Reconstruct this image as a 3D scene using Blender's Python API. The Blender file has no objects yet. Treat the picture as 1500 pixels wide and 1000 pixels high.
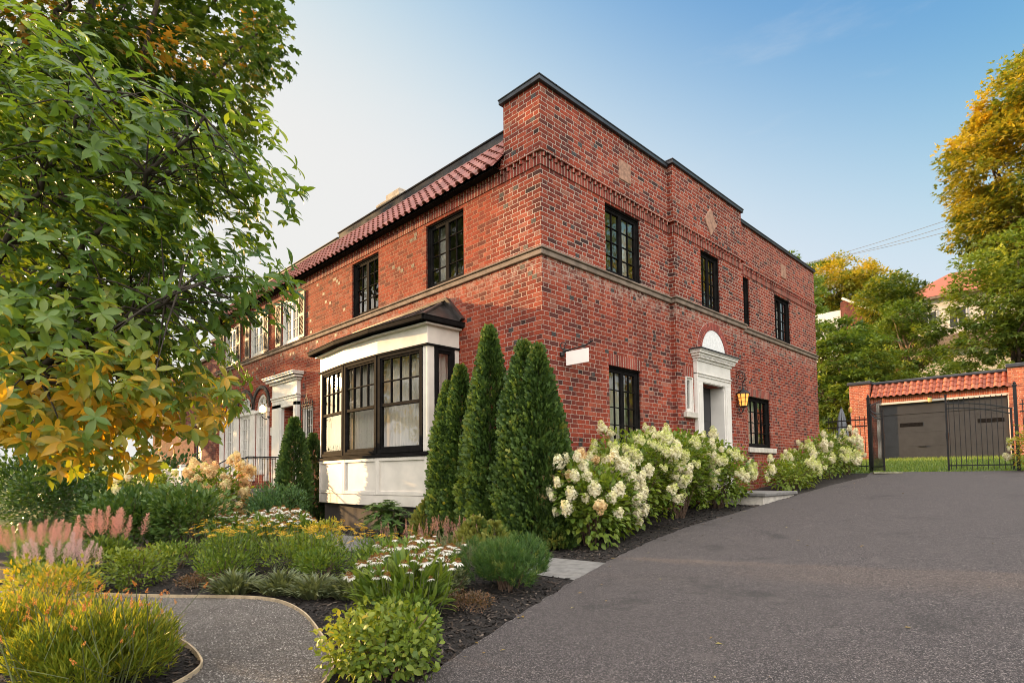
import bpy, bmesh, math, random
import numpy as np
from mathutils import Vector, Matrix
from mathutils.geometry import tessellate_polygon

rng = np.random.default_rng(7)
random.seed(7)
COL = bpy.context.scene.collection
sin, cos, pi, rad = math.sin, math.cos, math.pi, math.radians

# ------------------------------------------------------------------ terrain height (camera eye level is z = 0)
def gz(x, y):
    x = np.asarray(x, float); y = np.asarray(y, float)
    z = -1.5 + .0717 * (np.clip(y, -9, 14) + 6.9075)
    z = z + .056 * (np.clip(y, 14, 26) - 14)
    z = z + .30 * (np.clip(y, 27.5, 62) - 27.5) + .06 * (np.clip(y, 62, 140) - 62)
    return z
def gzf(x, y): return float(gz(x, y))

# ------------------------------------------------------------------ node helpers
class NT:
    def __init__(s, mat):
        s.nt = mat.node_tree; s.n = s.nt.nodes; s.l = s.nt.links
    def new(s, t, **kw):
        n = s.n.new(t)
        for k, v in kw.items(): setattr(n, k, v)
        return n
    def put(s, sock, v):
        if isinstance(v, bpy.types.NodeSocket): s.l.new(v, sock)
        elif v is not None: sock.default_value = v
    def m(s, op, a, b=None, c=None, clamp=False):
        n = s.new('ShaderNodeMath', operation=op, use_clamp=clamp)
        s.put(n.inputs[0], a)
        if b is not None: s.put(n.inputs[1], b)
        if c is not None: s.put(n.inputs[2], c)
        return n.outputs[0]
    def mix(s, f, a, b, blend='MIX'):
        n = s.new('ShaderNodeMix', data_type='RGBA', blend_type=blend)
        s.put(n.inputs[0], f); s.put(n.inputs[6], a); s.put(n.inputs[7], b)
        return n.outputs[2]
    def noise(s, vec, scale, detail=3, rough=.55, out=0):
        n = s.new('ShaderNodeTexNoise'); n.inputs['Scale'].default_value = scale
        n.inputs['Detail'].default_value = detail; n.inputs['Roughness'].default_value = rough
        if vec is not None: s.l.new(vec, n.inputs['Vector'])
        return n.outputs[out]
    def voronoi(s, vec, scale, out='Distance'):
        n = s.new('ShaderNodeTexVoronoi'); n.inputs['Scale'].default_value = scale
        if vec is not None: s.l.new(vec, n.inputs['Vector'])
        return n.outputs[out]
    def ramp(s, f, stops, interp='LINEAR'):
        n = s.new('ShaderNodeValToRGB'); cr = n.color_ramp; cr.interpolation = interp
        while len(cr.elements) < len(stops): cr.elements.new(.5)
        for e, (p, c) in zip(cr.elements, stops):
            e.position = p; e.color = (*c, 1) if len(c) == 3 else c
        s.put(n.inputs[0], f)
        return n.outputs[0]
    def smooth(s, v, a, b, to0=0., to1=1.):
        n = s.new('ShaderNodeMapRange', interpolation_type='SMOOTHSTEP')
        s.put(n.inputs[0], v)
        for i, q in ((1, a), (2, b), (3, to0), (4, to1)): s.put(n.inputs[i], q)
        return n.outputs[0]
    def bump(s, h, strength=.5, dist=.01, normal=None):
        n = s.new('ShaderNodeBump'); n.inputs['Strength'].default_value = strength
        n.inputs['Distance'].default_value = dist; s.put(n.inputs['Height'], h)
        if normal is not None: s.l.new(normal, n.inputs['Normal'])
        return n.outputs[0]

def rgb(*c): return (*c, 1)
def newmat(name):
    m = bpy.data.materials.new(name); m.use_nodes = True
    t = NT(m); b = t.n['Principled BSDF']
    return m, t, b
def simple(name, col, rough=.6, metal=0., var=.12, nscale=6, bump=0., bscale=60, spec=.5):
    m, t, b = newmat(name)
    geo = t.new('ShaderNodeNewGeometry').outputs['Position']
    n = t.noise(geo, nscale, 4)
    f = t.smooth(n, .3, .7, 1 - var, 1 + var)
    mul = t.new('ShaderNodeMix', data_type='RGBA', blend_type='MULTIPLY')
    mul.inputs[0].default_value = 1; mul.inputs[6].default_value = rgb(*col)
    comb = t.new('ShaderNodeCombineColor')
    for i in range(3): t.l.new(f, comb.inputs[i])
    t.l.new(comb.outputs[0], mul.inputs[7])
    t.l.new(mul.outputs[2], b.inputs['Base Color'])
    b.inputs['Roughness'].default_value = rough; b.inputs['Metallic'].default_value = metal
    b.inputs['Specular IOR Level'].default_value = spec
    if bump:
        t.l.new(t.bump(t.noise(geo, bscale, 5, .6), bump, .01), b.inputs['Normal'])
    return m

def leafmat(name, stops, transl=.35, rough=.45, tcol=None, spec=.4):
    """stops: colour ramp over the per-leaf attribute 'tint'"""
    m, t, b = newmat(name)
    a = t.new('ShaderNodeAttribute', attribute_name='tint')
    c = t.ramp(a.outputs['Fac'], stops)
    t.l.new(c, b.inputs['Base Color'])
    b.inputs['Roughness'].default_value = rough
    b.inputs['Specular IOR Level'].default_value = spec
    tr = t.new('ShaderNodeBsdfTranslucent')
    tc = t.mix(1., c, rgb(*(tcol or (1.5, 1.35, .55))), 'MULTIPLY')
    t.l.new(tc, tr.inputs['Color'])
    mx = t.new('ShaderNodeMixShader'); mx.inputs[0].default_value = transl
    t.l.new(b.outputs[0], mx.inputs[1]); t.l.new(tr.outputs[0], mx.inputs[2])
    t.l.new(mx.outputs[0], t.n['Material Output'].inputs[0])
    return m

# ------------------------------------------------------------------ brick (true Flemish bond, per-brick colour, raked mortar)
def brick_mat(name, bond='flemish', h=.0785, ramp=None, joint=.0050, mort=(.56, .47, .40), mort2=None, house=True, wsold=.078):
    m, t, b = newmat(name)
    pos = t.new('ShaderNodeNewGeometry').outputs['Position']
    sep = t.new('ShaderNodeSeparateXYZ'); t.l.new(pos, sep.inputs[0])
    x, y, z = sep.outputs
    u = t.m('ADD', x, y); v = z
    n1 = t.noise(pos, 14, 2); n2 = t.noise(pos, 60, 2)
    d1 = t.m('MULTIPLY', t.m('SUBTRACT', n1, .5), .016)
    d2 = t.m('MULTIPLY', t.m('SUBTRACT', n2, .5), .010)
    n3 = t.noise(pos, 9, 2, out=1)
    s3 = t.new('ShaderNodeSeparateColor'); t.l.new(n3, s3.inputs[0])
    d3 = t.m('MULTIPLY', t.m('SUBTRACT', s3.outputs[1], .5), .016)
    u = t.m('ADD', u, t.m('ADD', d1, d2)); v = t.m('ADD', v, t.m('ADD', d3, d2))
    if bond == 'flemish':
        P = .345; wa = .2275
        vr = t.m('DIVIDE', v, h); row = t.m('FLOOR', vr); bv = t.m('MULTIPLY', t.m('FRACT', vr), h)
        odd = t.m('FLOORED_MODULO', row, 2.)
        us = t.m('ADD', t.m('DIVIDE', u, P), t.m('MULTIPLY', odd, .5))
        # small random shift of each row
        wr = t.new('ShaderNodeTexWhiteNoise', noise_dimensions='1D'); t.l.new(row, wr.inputs['W'])
        us = t.m('ADD', us, t.m('MULTIPLY', wr.outputs[0], .10))
        k = t.m('FLOOR', us); f = t.m('MULTIPLY', t.m('FRACT', us), P)
        head = t.m('GREATER_THAN', f, wa)
        a = t.m('SUBTRACT', f, t.m('MULTIPLY', head, wa))
        w = t.m('ADD', wa, t.m('MULTIPLY', head, (P - wa) - wa))
        idn = t.m('ADD', t.m('MULTIPLY', k, 2.), head)
        dist = t.m('MINIMUM', t.m('MINIMUM', a, t.m('SUBTRACT', w, a)), t.m('MINIMUM', bv, t.m('SUBTRACT', h, bv)))
    else:
        ur = t.m('DIVIDE', u, wsold); idn = t.m('FLOOR', ur); a = t.m('MULTIPLY', t.m('FRACT', ur), wsold)
        dist = t.m('MINIMUM', a, t.m('SUBTRACT', wsold, a)); row = t.m('MULTIPLY', idn, 0.); head = row
    mask = t.smooth(dist, joint * .62, joint * 1.25)
    cx = t.new('ShaderNodeCombineXYZ'); t.l.new(idn, cx.inputs[0]); t.l.new(row, cx.inputs[1])
    wn = t.new('ShaderNodeTexWhiteNoise', noise_dimensions='2D'); t.l.new(cx.outputs[0], wn.inputs['Vector'])
    r = wn.outputs['Value']
    ramp = ramp or [(0, (.032, .018, .017)), (.03, (.085, .025, .020)), (.16, (.150, .028, .019)), (.5, (.238, .038, .019)),
                    (.80, (.290, .049, .023)), (.94, (.32, .078, .044)), (1, (.26, .105, .075))]
    c = t.ramp(r, ramp)
    blotch = t.noise(pos, 33, 4, .7)
    c = t.mix(t.smooth(blotch, .48, .75, 0, .55), c, rgb(.10, .034, .030))
    c = t.mix(t.smooth(t.noise(pos, 75, 3, .7), .58, .78, 0, .45), c, rgb(.40, .17, .12))
    big = t.noise(pos, .9, 4)
    hs = t.new('ShaderNodeHueSaturation'); t.l.new(c, hs.inputs['Color'])
    mp = t.new('ShaderNodeMapping'); mp.inputs['Scale'].default_value = (2.6, 2.6, .30); t.l.new(pos, mp.inputs[0])
    strk = t.smooth(t.noise(mp.outputs[0], 1.0, 5, .65), .34, .62, .74, 1.06)
    t.l.new(t.m('MULTIPLY', t.smooth(big, .3, .7, .84, 1.16), strk), hs.inputs['Value'])
    c = hs.outputs[0]
    if house:   # old lime joints stay pale near the corner and on the side, weathered brick-red along the front
        ff = t.smooth(t.m('ADD', x, t.m('MULTIPLY', t.m('SUBTRACT', t.noise(pos, 1.6, 4), .5), 1.6)), -.6, -1.5)
        up = t.smooth(z, 3.2, 3.9, .55, 1.)
        ff = t.m('MULTIPLY', ff, up)
        mc = t.mix(t.smooth(z, 2.6, 4.2, .5, 0.), rgb(*mort), rgb(.36, .20, .16)); mc = t.mix(ff, mc, rgb(*(mort2 or (.36, .185, .125))))
        # pale limewash bloom just below the stone course
        bl = t.m('MULTIPLY', t.smooth(z, 3.12, 3.56), t.m('LESS_THAN', z, 3.6))
        bl = t.m('MULTIPLY', bl, t.smooth(t.noise(pos, 7, 5, .7), .42, .66, 0, .7))
        c = t.mix(bl, c, rgb(.46, .33, .27))
        ratio = t.smooth(x, -.5, -2., 0, 1)
        c = t.mix(t.m('MULTIPLY', ratio, .20), c, rgb(.36, .062, .024))
    else:
        mc = rgb(*mort)
    mn = t.smooth(t.noise(pos, 40, 4), .3, .7, .72, 1.15)
    cc = t.new('ShaderNodeCombineColor')
    for i in range(3): t.l.new(mn, cc.inputs[i])
    mc = t.mix(1., mc, cc.outputs[0], 'MULTIPLY')
    t.l.new(t.mix(mask, mc, c), b.inputs['Base Color'])
    b.inputs['Roughness'].default_value = .88; b.inputs['Specular IOR Level'].default_value = .25
    hgt = t.m('ADD', t.m('MULTIPLY', mask, 1.), t.m('ADD', t.m('MULTIPLY', t.noise(pos, 50, 5, .7), .9), t.m('MULTIPLY', r, .5)))
    t.l.new(t.bump(hgt, .8, .010), b.inputs['Normal'])
    return m

M = {}
M['brick'] = brick_mat('red_flemish_brick')
M['soldier'] = brick_mat('soldier_brick', 'soldier', ramp=[(0, (.12, .028, .022)), (.5, (.23, .038, .026)), (1, (.30, .075, .05))], mort=(.46, .36, .29), joint=.007, house=False)
M['garage_brick'] = brick_mat('orange_brick', house=False, mort=(.52, .40, .32), ramp=[(0, (.30, .07, .04)), (.5, (.46, .11, .055)), (1, (.50, .17, .09))])
M['far_brick'] = brick_mat('dark_brick', house=False, mort=(.22, .13, .10), ramp=[(0, (.09, .03, .03)), (.5, (.18, .045, .035)), (1, (.24, .07, .05))])
M['clinker'] = simple('burnt_clinker_brick', (.035, .028, .027), .6, var=.4, nscale=9, bump=.5, bscale=90)
M['stone'] = simple('weathered_limestone', (.20, .15, .118), .85, var=.28, nscale=5, bump=.35, bscale=70)
M['pale_stone'] = simple('pale_stone', (.50, .46, .41), .85, var=.18, nscale=7, bump=.3, bscale=80)
M['plaque'] = simple('terracotta_plaque', (.33, .18, .125), .85, var=.3, nscale=12, bump=.5, bscale=50)
M['slate'] = simple('dark_metal_coping', (.045, .048, .060), .42, .3, var=.25, nscale=4, bump=.08, bscale=25)
M['blackpaint'] = simple('black_paint', (.011, .010, .010), .75, var=.3, nscale=8, spec=.03)
M['iron'] = simple('black_iron', (.010, .010, .011), .45, .2, var=.4, nscale=14, bump=.1, bscale=120)
M['roofmetal'] = simple('bay_roof_metal', (.060, .052, .050), .36, .55, var=.4, nscale=5, bump=.12, bscale=18)
M['white'] = simple('white_paint', (.68, .65, .61), .45, var=.07, nscale=3, bump=.08, bscale=40)
M['offwhite'] = simple('cream_paint', (.63, .58, .52), .5, var=.08, nscale=3, bump=.1, bscale=50)
M['stucco'] = simple('white_stucco', (.74, .74, .74), .8, var=.1, nscale=20, bump=1., bscale=45)
M['shutter'] = simple('taupe_shutter_paint', (.12, .088, .068), .55, var=.15)
M['charcoal'] = simple('charcoal_door_paint', (.026, .025, .027), .55, var=.16, nscale=3, bump=.12, bscale=30)
M['concrete'] = simple('grey_concrete', (.165, .158, .152), .9, var=.22, nscale=9, bump=.4, bscale=140)
M['roomwall'] = simple('room_plaster', (.30, .26, .22), .9)
M['darkroom'] = simple('dark_room', (.06, .05, .045), .9)
M['bark'] = simple('brown_bark', (.085, .060, .045), .9, var=.45, nscale=12, bump=.8, bscale=30)
M['darkbark'] = simple('dark_bark', (.045, .033, .026), .9, var=.45, nscale=12, bump=.8, bscale=30)
M['palebark'] = simple('pale_tan_bark', (.26, .17, .10), .9, var=.3, nscale=8, bump=.6, bscale=30)
M['stem'] = simple('green_stem', (.10, .12, .04), .7, var=.3)
M['roofseam'] = simple('pale_seam_metal', (.12, .105, .10), .35, .5, var=.3)  # seams paler than the roof sheet
M['twig'] = simple('woody_stem', (.12, .075, .05), .85, var=.3)
M['edging'] = simple('tan_edging', (.46, .36, .24), .6, var=.2, nscale=8)
M['wood'] = simple('weathered_wood', (.20, .19, .13), .85, var=.35, nscale=9, bump=.4)
M['cloth'] = simple('grey_canvas', (.16, .17, .19), .85, var=.2)
M['stain'] = simple('chimney_stone', (.42, .36, .30), .9, var=.3, nscale=4, bump=.5, bscale=25)
M['signface'] = simple('pale_sign_face', (.72, .66, .62), .5, var=.03)
M['wire'] = simple('cable', (.10, .10, .11), .6)

def tile_mat(name, stops):
    m, t, b = newmat(name)
    a = t.new('ShaderNodeAttribute', attribute_name='tint')
    pos = t.new('ShaderNodeNewGeometry').outputs['Position']
    c = t.ramp(a.outputs['Fac'], stops)
    c = t.mix(t.smooth(t.noise(pos, 11, 5, .7), .45, .72, 0, .6), c, rgb(.11, .055, .044)); c = t.mix(t.smooth(t.noise(pos, 4, 6, .75), .56, .72, 0, .55), c, rgb(.13, .11, .085))
    t.l.new(c, b.inputs['Base Color']); b.inputs['Roughness'].default_value = .62
    t.l.new(t.bump(t.noise(pos, 60, 4), .25, .008), b.inputs['Normal'])
    return m
M['tile'] = tile_mat('clay_tile', [(0, (.18, .058, .050)), (.5, (.28, .092, .076)), (1, (.37, .145, .118))])
M['garage_tile'] = tile_mat('orange_clay_tile', [(0, (.28, .065, .032)), (.5, (.38, .095, .045)), (1, (.46, .15, .075))])

def glass_mat(name, tint=(.92, .95, .93), base=.05, wob=.14):
    m, t, b = newmat(name); t.n.remove(b)
    pos = t.new('ShaderNodeNewGeometry').outputs['Position']
    bn = t.bump(t.noise(pos, 2.6, 2), wob, .03)
    gl = t.new('ShaderNodeBsdfGlossy'); gl.inputs['Roughness'].default_value = .015; gl.inputs['Color'].default_value = rgb(1, 1, 1)
    t.l.new(bn, gl.inputs['Normal'])
    tp = t.new('ShaderNodeBsdfTransparent'); tp.inputs['Color'].default_value = rgb(*tint)
    fr = t.new('ShaderNodeLayerWeight'); fr.inputs['Blend'].default_value = .5
    f = t.m('ADD', t.m('MULTIPLY', t.m('POWER', fr.outputs['Facing'], 5.), .9), base + .16, clamp=True)
    mx = t.new('ShaderNodeMixShader'); t.l.new(f, mx.inputs[0]); t.l.new(tp.outputs[0], mx.inputs[1]); t.l.new(gl.outputs[0], mx.inputs[2])
    t.l.new(mx.outputs[0], t.n['Material Output'].inputs[0])
    return m
M['glass'] = glass_mat('window_glass')
def emit(name, col, s):
    m, t, b = newmat(name)
    b.inputs['Base Color'].default_value = rgb(*col); b.inputs['Emission Color'].default_value = rgb(*col); b.inputs['Emission Strength'].default_value = s
    return m
M['amber'] = emit('lit_amber_glass', (1., .38, .07), .30)
M['amber_core'] = emit('lit_bulb', (1., .60, .22), 1.2)

m, t, b = newmat('sheer_curtain')   # thin gathered voile
b.inputs['Base Color'].default_value = rgb(.74, .66, .60); b.inputs['Roughness'].default_value = .9
tr = t.new('ShaderNodeBsdfTranslucent'); tr.inputs['Color'].default_value = rgb(.70, .60, .54)
mx = t.new('ShaderNodeMixShader'); mx.inputs[0].default_value = .35
t.l.new(b.outputs[0], mx.inputs[1]); t.l.new(tr.outputs[0], mx.inputs[2]); t.l.new(mx.outputs[0], t.n['Material Output'].inputs[0])
M['sheer'] = m

# asphalt: dark binder with paler stone flecks
m, t, b = newmat('asphalt')
pos = t.new('ShaderNodeNewGeometry').outputs['Position']
vc = t.voronoi(pos, 150, 'Color'); sv = t.new('ShaderNodeSeparateColor'); t.l.new(vc, sv.inputs[0])
c = t.ramp(sv.outputs[0], [(0, (.015, .0122, .0126)), (.40, (.036, .0300, .0305)), (.72, (.080, .0665, .0660)), (.9, (.14, .118, .114)), (1, (.28, .242, .232))])
c = t.mix(t.smooth(t.noise(pos, .55, 6, .65), .36, .66, 0, .38), c, rgb(.070, .059, .057))
c = t.mix(t.smooth(t.noise(pos, 2.3, 6, .7), .55, .72, 0, .6), c, rgb(.105, .088, .083))
c = t.mix(t.smooth(t.noise(pos, 1.2, 5, .7), .54, .70, 0, .6), c, rgb(.026, .023, .023))
t.l.new(c, b.inputs['Base Color']); b.inputs['Roughness'].default_value = .85
t.l.new(t.bump(t.m('ADD', t.voronoi(pos, 120), t.m('MULTIPLY', t.noise(pos, 30, 3), .6)), .7, .010), b.inputs['Normal'])
M['asphalt'] = m
# crushed stone
m, t, b = newmat('crushed_gravel')
pos = t.new('ShaderNodeNewGeometry').outputs['Position']
vc = t.voronoi(pos, 120, 'Color'); sv = t.new('ShaderNodeSeparateColor'); t.l.new(vc, sv.inputs[0])
c = t.ramp(sv.outputs[0], [(0, (.07, .061, .056)), (.5, (.135, .118, .108)), (.85, (.22, .20, .182)), (1, (.36, .33, .30))])
c = t.mix(t.smooth(t.noise(pos, 2.2, 5, .65), .42, .68, 0, .6), c, rgb(.10, .085, .078))
t.l.new(c, b.inputs['Base Color']); b.inputs['Roughness'].default_value = .95
t.l.new(t.bump(t.m('ADD', t.voronoi(pos, 120), t.noise(pos, 12, 4)), .9, .012), b.inputs['Normal'])
M['gravel'] = m
m, t, b = newmat('bark_mulch')
pos = t.new('ShaderNodeNewGeometry').outputs['Position']
c = t.ramp(t.noise(pos, 30, 6, .75), [(.3, (.008, .006, .006)), (.55, (.022, .016, .014)), (.75, (.055, .040, .032))])
t.l.new(c, b.inputs['Base Color']); b.inputs['Roughness'].default_value = .95
t.l.new(t.bump(t.noise(pos, 24, 6, .8), 1., .04), b.inputs['Normal'])
M['mulch'] = m
m, t, b = newmat('mulch_chip')
a = t.new('ShaderNodeAttribute', attribute_name='tint')
t.l.new(t.ramp(a.outputs['Fac'], [(0, (.006, .005, .005)), (.6, (.022, .016, .013)), (.9, (.06, .042, .032)), (1, (.13, .10, .08))]), b.inputs['Base Color'])
b.inputs['Roughness'].default_value = .85
M['chip'] = m
m, t, b = newmat('lawn_soil')
pos = t.new('ShaderNodeNewGeometry').outputs['Position']
c = t.ramp(t.noise(pos, 3, 6, .7), [(.3, (.045, .085, .018)), (.6, (.085, .135, .028)), (.8, (.12, .17, .04))])
t.l.new(c, b.inputs['Base Color']); b.inputs['Roughness'].default_value = .95
t.l.new(t.bump(t.noise(pos, 60, 5, .8), 1., .03), b.inputs['Normal'])
M['lawn'] = m

# ------------------------------------------------------------------ mesh helpers
class MB:
    """collects faces for ONE mesh object"""
    def __init__(s): s.v = []; s.f = []; s.mi = []; s.tint = []; s.cur = 0; s.t = .5
    def add(s, vs, fs):
        o = len(s.v); s.v += [tuple(p) for p in vs]; s.tint += [s.t] * len(vs)
        for f in fs: s.f.append([o + i for i in f]); s.mi.append(s.cur)
        return s
    def box(s, x0, x1, y0, y1, z0, z1, fn=None):
        vs = [(x, y, z) for z in (z0, z1) for y in (y0, y1) for x in (x0, x1)]
        if fn: vs = [fn(*p) for p in vs]
        return s.add(vs, [(0, 2, 3, 1), (4, 5, 7, 6), (0, 1, 5, 4), (2, 6, 7, 3), (0, 4, 6, 2), (1, 3, 7, 5)])
    def obox(s, c, ax, hx, hy, hz):
        c = Vector(c); X, Y, Z = [Vector(a) for a in ax]
        vs = [c + X * (i * hx) + Y * (j * hy) + Z * (k * hz) for k in (-1, 1) for j in (-1, 1) for i in (-1, 1)]
        return s.add(vs, [(0, 2, 3, 1), (4, 5, 7, 6), (0, 1, 5, 4), (2, 6, 7, 3), (0, 4, 6, 2), (1, 3, 7, 5)])
    def bar(s, a, b, w, h=None, up=(0, 0, 1)):
        a = Vector(a); b = Vector(b); d = (b - a); L = d.length; d.normalize(); u = Vector(up)
        if abs(d.dot(u)) > .99: u = Vector((1, 0, 0))
        X = d.cross(u).normalized(); Z = X.cross(d)
        return s.obox((a + b) / 2, (X, d, Z), w / 2, L / 2, (h or w) / 2)
    def tube(s, pts, r, n=8, caps=True):
        pts = [Vector(p) for p in pts]; rr = r if hasattr(r, '__len__') else [r] * len(pts)
        vs = []; prev = None
        for i, p in enumerate(pts):
            d = (pts[min(i + 1, len(pts) - 1)] - pts[max(i - 1, 0)]).normalized()
            if prev is None:
                ref = Vector((0, 0, 1)) if abs(d.z) < .9 else Vector((1, 0, 0))
                X = d.cross(ref).normalized()
            else:
                X = (prev - d * prev.dot(d)).normalized()
            prev = X; Y = d.cross(X)
            for k in range(n):
                a = 2 * pi * k / n; vs.append(p + (X * cos(a) + Y * sin(a)) * rr[i])
        fs = []
        for i in range(len(pts) - 1):
            for k in range(n):
                k2 = (k + 1) % n; fs.append((i * n + k, i * n + k2, (i + 1) * n + k2, (i + 1) * n + k))
        if caps: fs += [tuple(range(n))[::-1], tuple((len(pts) - 1) * n + k for k in range(n))]
        return s.add(vs, fs)
    def lathe(s, prof, c=(0, 0, 0), n=12):
        vs = []; c = Vector(c)
        for r, z in prof:
            for k in range(n): vs.append(c + Vector((r * cos(2 * pi * k / n), r * sin(2 * pi * k / n), z)))
        fs = [(i * n + k, i * n + (k + 1) % n, (i + 1) * n + (k + 1) % n, (i + 1) * n + k) for i in range(len(prof) - 1) for k in range(n)]
        return s.add(vs, fs)
    def prism(s, poly, o0, o1, fn):
        """poly [(u,z)] extruded from o0 to o1 through fn(u,z,o)"""
        n = len(poly)
        vs = [fn(u, z, o0) for u, z in poly] + [fn(u, z, o1) for u, z in poly]
        return s.add(vs, [tuple(range(n))[::-1], tuple(range(n, 2 * n))] + [(i, (i + 1) % n, n + (i + 1) % n, n + i) for i in range(n)])
    def build(s, name, mats, parent=None, smooth=False, bevel=0., recalc=True, local=False):
        me = bpy.data.meshes.new(name); me.from_pydata(s.v, [], s.f)
        mats = mats if isinstance(mats, (list, tuple)) else [mats]
        for mm in mats: me.materials.append(mm)
        me.polygons.foreach_set('material_index', s.mi)
        at = me.attributes.new('tint', 'FLOAT', 'POINT'); at.data.foreach_set('value', s.tint)
        if recalc:
            bm = bmesh.new(); bm.from_mesh(me); bmesh.ops.recalc_face_normals(bm, faces=bm.faces[:]); bm.to_mesh(me); bm.free()
        if smooth: me.polygons.foreach_set('use_smooth', [True] * len(me.polygons))
        o = bpy.data.objects.new(name, me); COL.objects.link(o)
        if bevel:
            bv = o.modifiers.new('bevel', 'BEVEL'); bv.width = bevel; bv.segments = 1; bv.limit_method = 'ANGLE'
        if parent is not None: attach(o, parent, local)
        return o

def root_world(o):
    mt = Matrix.LocRotScale(o.location, o.rotation_euler, o.scale)
    if o.parent: return root_world(o.parent) @ o.matrix_parent_inverse @ mt
    return mt
def attach(o, parent, local=False):
    o.parent = parent
    if not local: o.matrix_parent_inverse = root_world(parent).inverted()

def thing(name, label, cat, loc, rotz=0, group=None, scale=1):
    o = bpy.data.objects.new(name, None); COL.objects.link(o); o.location = loc; o.rotation_euler = (0, 0, rotz)
    o.scale = (scale,) * 3 if not hasattr(scale, '__len__') else scale
    o.empty_display_size = .2
    o['label'] = label; o['category'] = cat
    if group: o['group'] = group
    return o
def tag(o, label, cat, group=None):
    o['label'] = label; o['category'] = cat
    if group: o['group'] = group
    return o
def struct(o): o['kind'] = 'structure'; return o
def stuff(o): o['kind'] = 'stuff'; return o
def link_copy(src, parent, loc, rot=(0, 0, 0), scale=1.):
    c = src.copy(); COL.objects.link(c); c.parent = parent; c.matrix_parent_inverse = Matrix()
    c.location = loc; c.rotation_euler = rot; c.scale = (scale,) * 3
    return c

# numpy scatter of a small template into one mesh
class Cloud:
    def __init__(s): s.V = []; s.L = []; s.T = []; s.MI = []; s.TI = []; s.n = 0
    def add(s, tv, tf, pos, Y, Z, scale, tint, mat=0):
        tv = np.asarray(tv, float); N = len(pos)
        if N == 0: return s
        Y = Y / (np.linalg.norm(Y, axis=1, keepdims=True) + 1e-9)
        X = np.cross(Y, Z); nx = np.linalg.norm(X, axis=1, keepdims=True)
        bad = nx[:, 0] < 1e-4
        if bad.any():
            X[bad] = np.cross(Y[bad], np.array([1., .3, .2])); nx = np.linalg.norm(X, axis=1, keepdims=True)
        X /= nx; Zp = np.cross(X, Y)
        sc = np.asarray(scale, float)
        if sc.ndim == 0: sc = np.full(N, float(sc))
        if sc.ndim == 1: sc = np.repeat(sc[:, None], 3, 1)
        q = tv[None] * sc[:, None, :]
        W = pos[:, None] + q[..., 0:1] * X[:, None] + q[..., 1:2] * Y[:, None] + q[..., 2:3] * Zp[:, None]
        s.V.append(W.reshape(-1, 3))
        tn = np.asarray(tint, float)
        if tn.ndim == 0: tn = np.full(N, float(tn))
        s.TI.append(np.repeat(tn, len(tv)) if tn.ndim == 1 else tn.reshape(-1))
        offs = (np.arange(N) * len(tv) + s.n)
        for f in tf:
            s.L.append((offs[:, None] + np.array(f)[None]).astype(np.int32)); s.MI.append((N, mat))
        s.n += N * len(tv)
        return s
    def build(s, name, mats, parent=None, smooth=False, local=True):
        me = bpy.data.meshes.new(name)
        V = np.concatenate(s.V).astype(np.float32)
        tot = np.concatenate([np.full(len(l), l.shape[1], np.int32) for l in s.L])
        loops = np.concatenate([l.reshape(-1) for l in s.L])
        start = np.concatenate([[0], np.cumsum(tot)[:-1]]).astype(np.int32)
        me.vertices.add(len(V)); me.vertices.foreach_set('co', V.reshape(-1))
        me.loops.add(len(loops)); me.loops.foreach_set('vertex_index', loops)
        me.polygons.add(len(tot)); me.polygons.foreach_set('loop_start', start); me.polygons.foreach_set('loop_total', tot)
        me.polygons.foreach_set('material_index', np.concatenate([np.full(n, m_, np.int32) for n, m_ in s.MI]))
        if smooth: me.polygons.foreach_set('use_smooth', np.ones(len(tot), bool))
        me.update(calc_edges=True)
        for mm in (mats if isinstance(mats, (list, tuple)) else [mats]): me.materials.append(mm)
        at = me.attributes.new('tint', 'FLOAT', 'POINT'); at.data.foreach_set('value', np.clip(np.concatenate(s.TI), 0, 1).astype(np.float32))
        o = bpy.data.objects.new(name, me); COL.objects.link(o)
        if parent is not None: attach(o, parent, local)
        return o

def unit(n):
    v = rng.normal(size=(n, 3)); return v / np.linalg.norm(v, axis=1, keepdims=True)
def nrm(v): return v / (np.linalg.norm(v, axis=1, keepdims=True) + 1e-9)
UP = np.array([0, 0, 1.])

# leaf templates: y along the leaf, x across, z = upper side
LEAF = ([(0, 0, 0), (-.26, .40, .05), (0, .48, -.02), (.26, .40, .05), (0, 1, -.14)], [(0, 2, 1), (0, 3, 2), (1, 2, 4), (2, 3, 4)])
BROAD = ([(0, 0, 0), (-.34, .35, .06), (0, .42, -.02), (.34, .35, .06), (-.26, .72, .0), (0, .75, -.06), (.26, .72, .0), (0, 1, -.16)],
         [(0, 2, 1), (0, 3, 2), (1, 2, 5, 4), (2, 3, 6, 5), (4, 5, 7), (5, 6, 7)])
OVATE = ([(0, 0, 0), (-.12, .14, .02), (0, .16, 0), (.12, .14, .02), (-.20, .42, .035), (0, .45, -.015), (.20, .42, .035), (-.185, .66, .015), (0, .68, -.05), (.185, .66, .015),
          (-.09, .87, -.05), (0, .88, -.10), (.09, .87, -.05), (0, 1.03, -.19)],
         [(0, 2, 1), (0, 3, 2), (1, 2, 5, 4), (2, 3, 6, 5), (4, 5, 8, 7), (5, 6, 9, 8), (7, 8, 11, 10), (8, 9, 12, 11), (10, 11, 13), (11, 12, 13)])
BLADE = ([(-.04, 0, 0), (.04, 0, 0), (-.055, .4, .03), (.055, .4, .03), (-.04, .75, -.02), (.04, .75, -.02), (0, 1, -.16)], [(0, 1, 3, 2), (2, 3, 5, 4), (4, 5, 6)])
NEEDLE = ([(-.022, 0, 0), (.022, 0, 0), (0, 1, 0)], [(0, 1, 2)])
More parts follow.
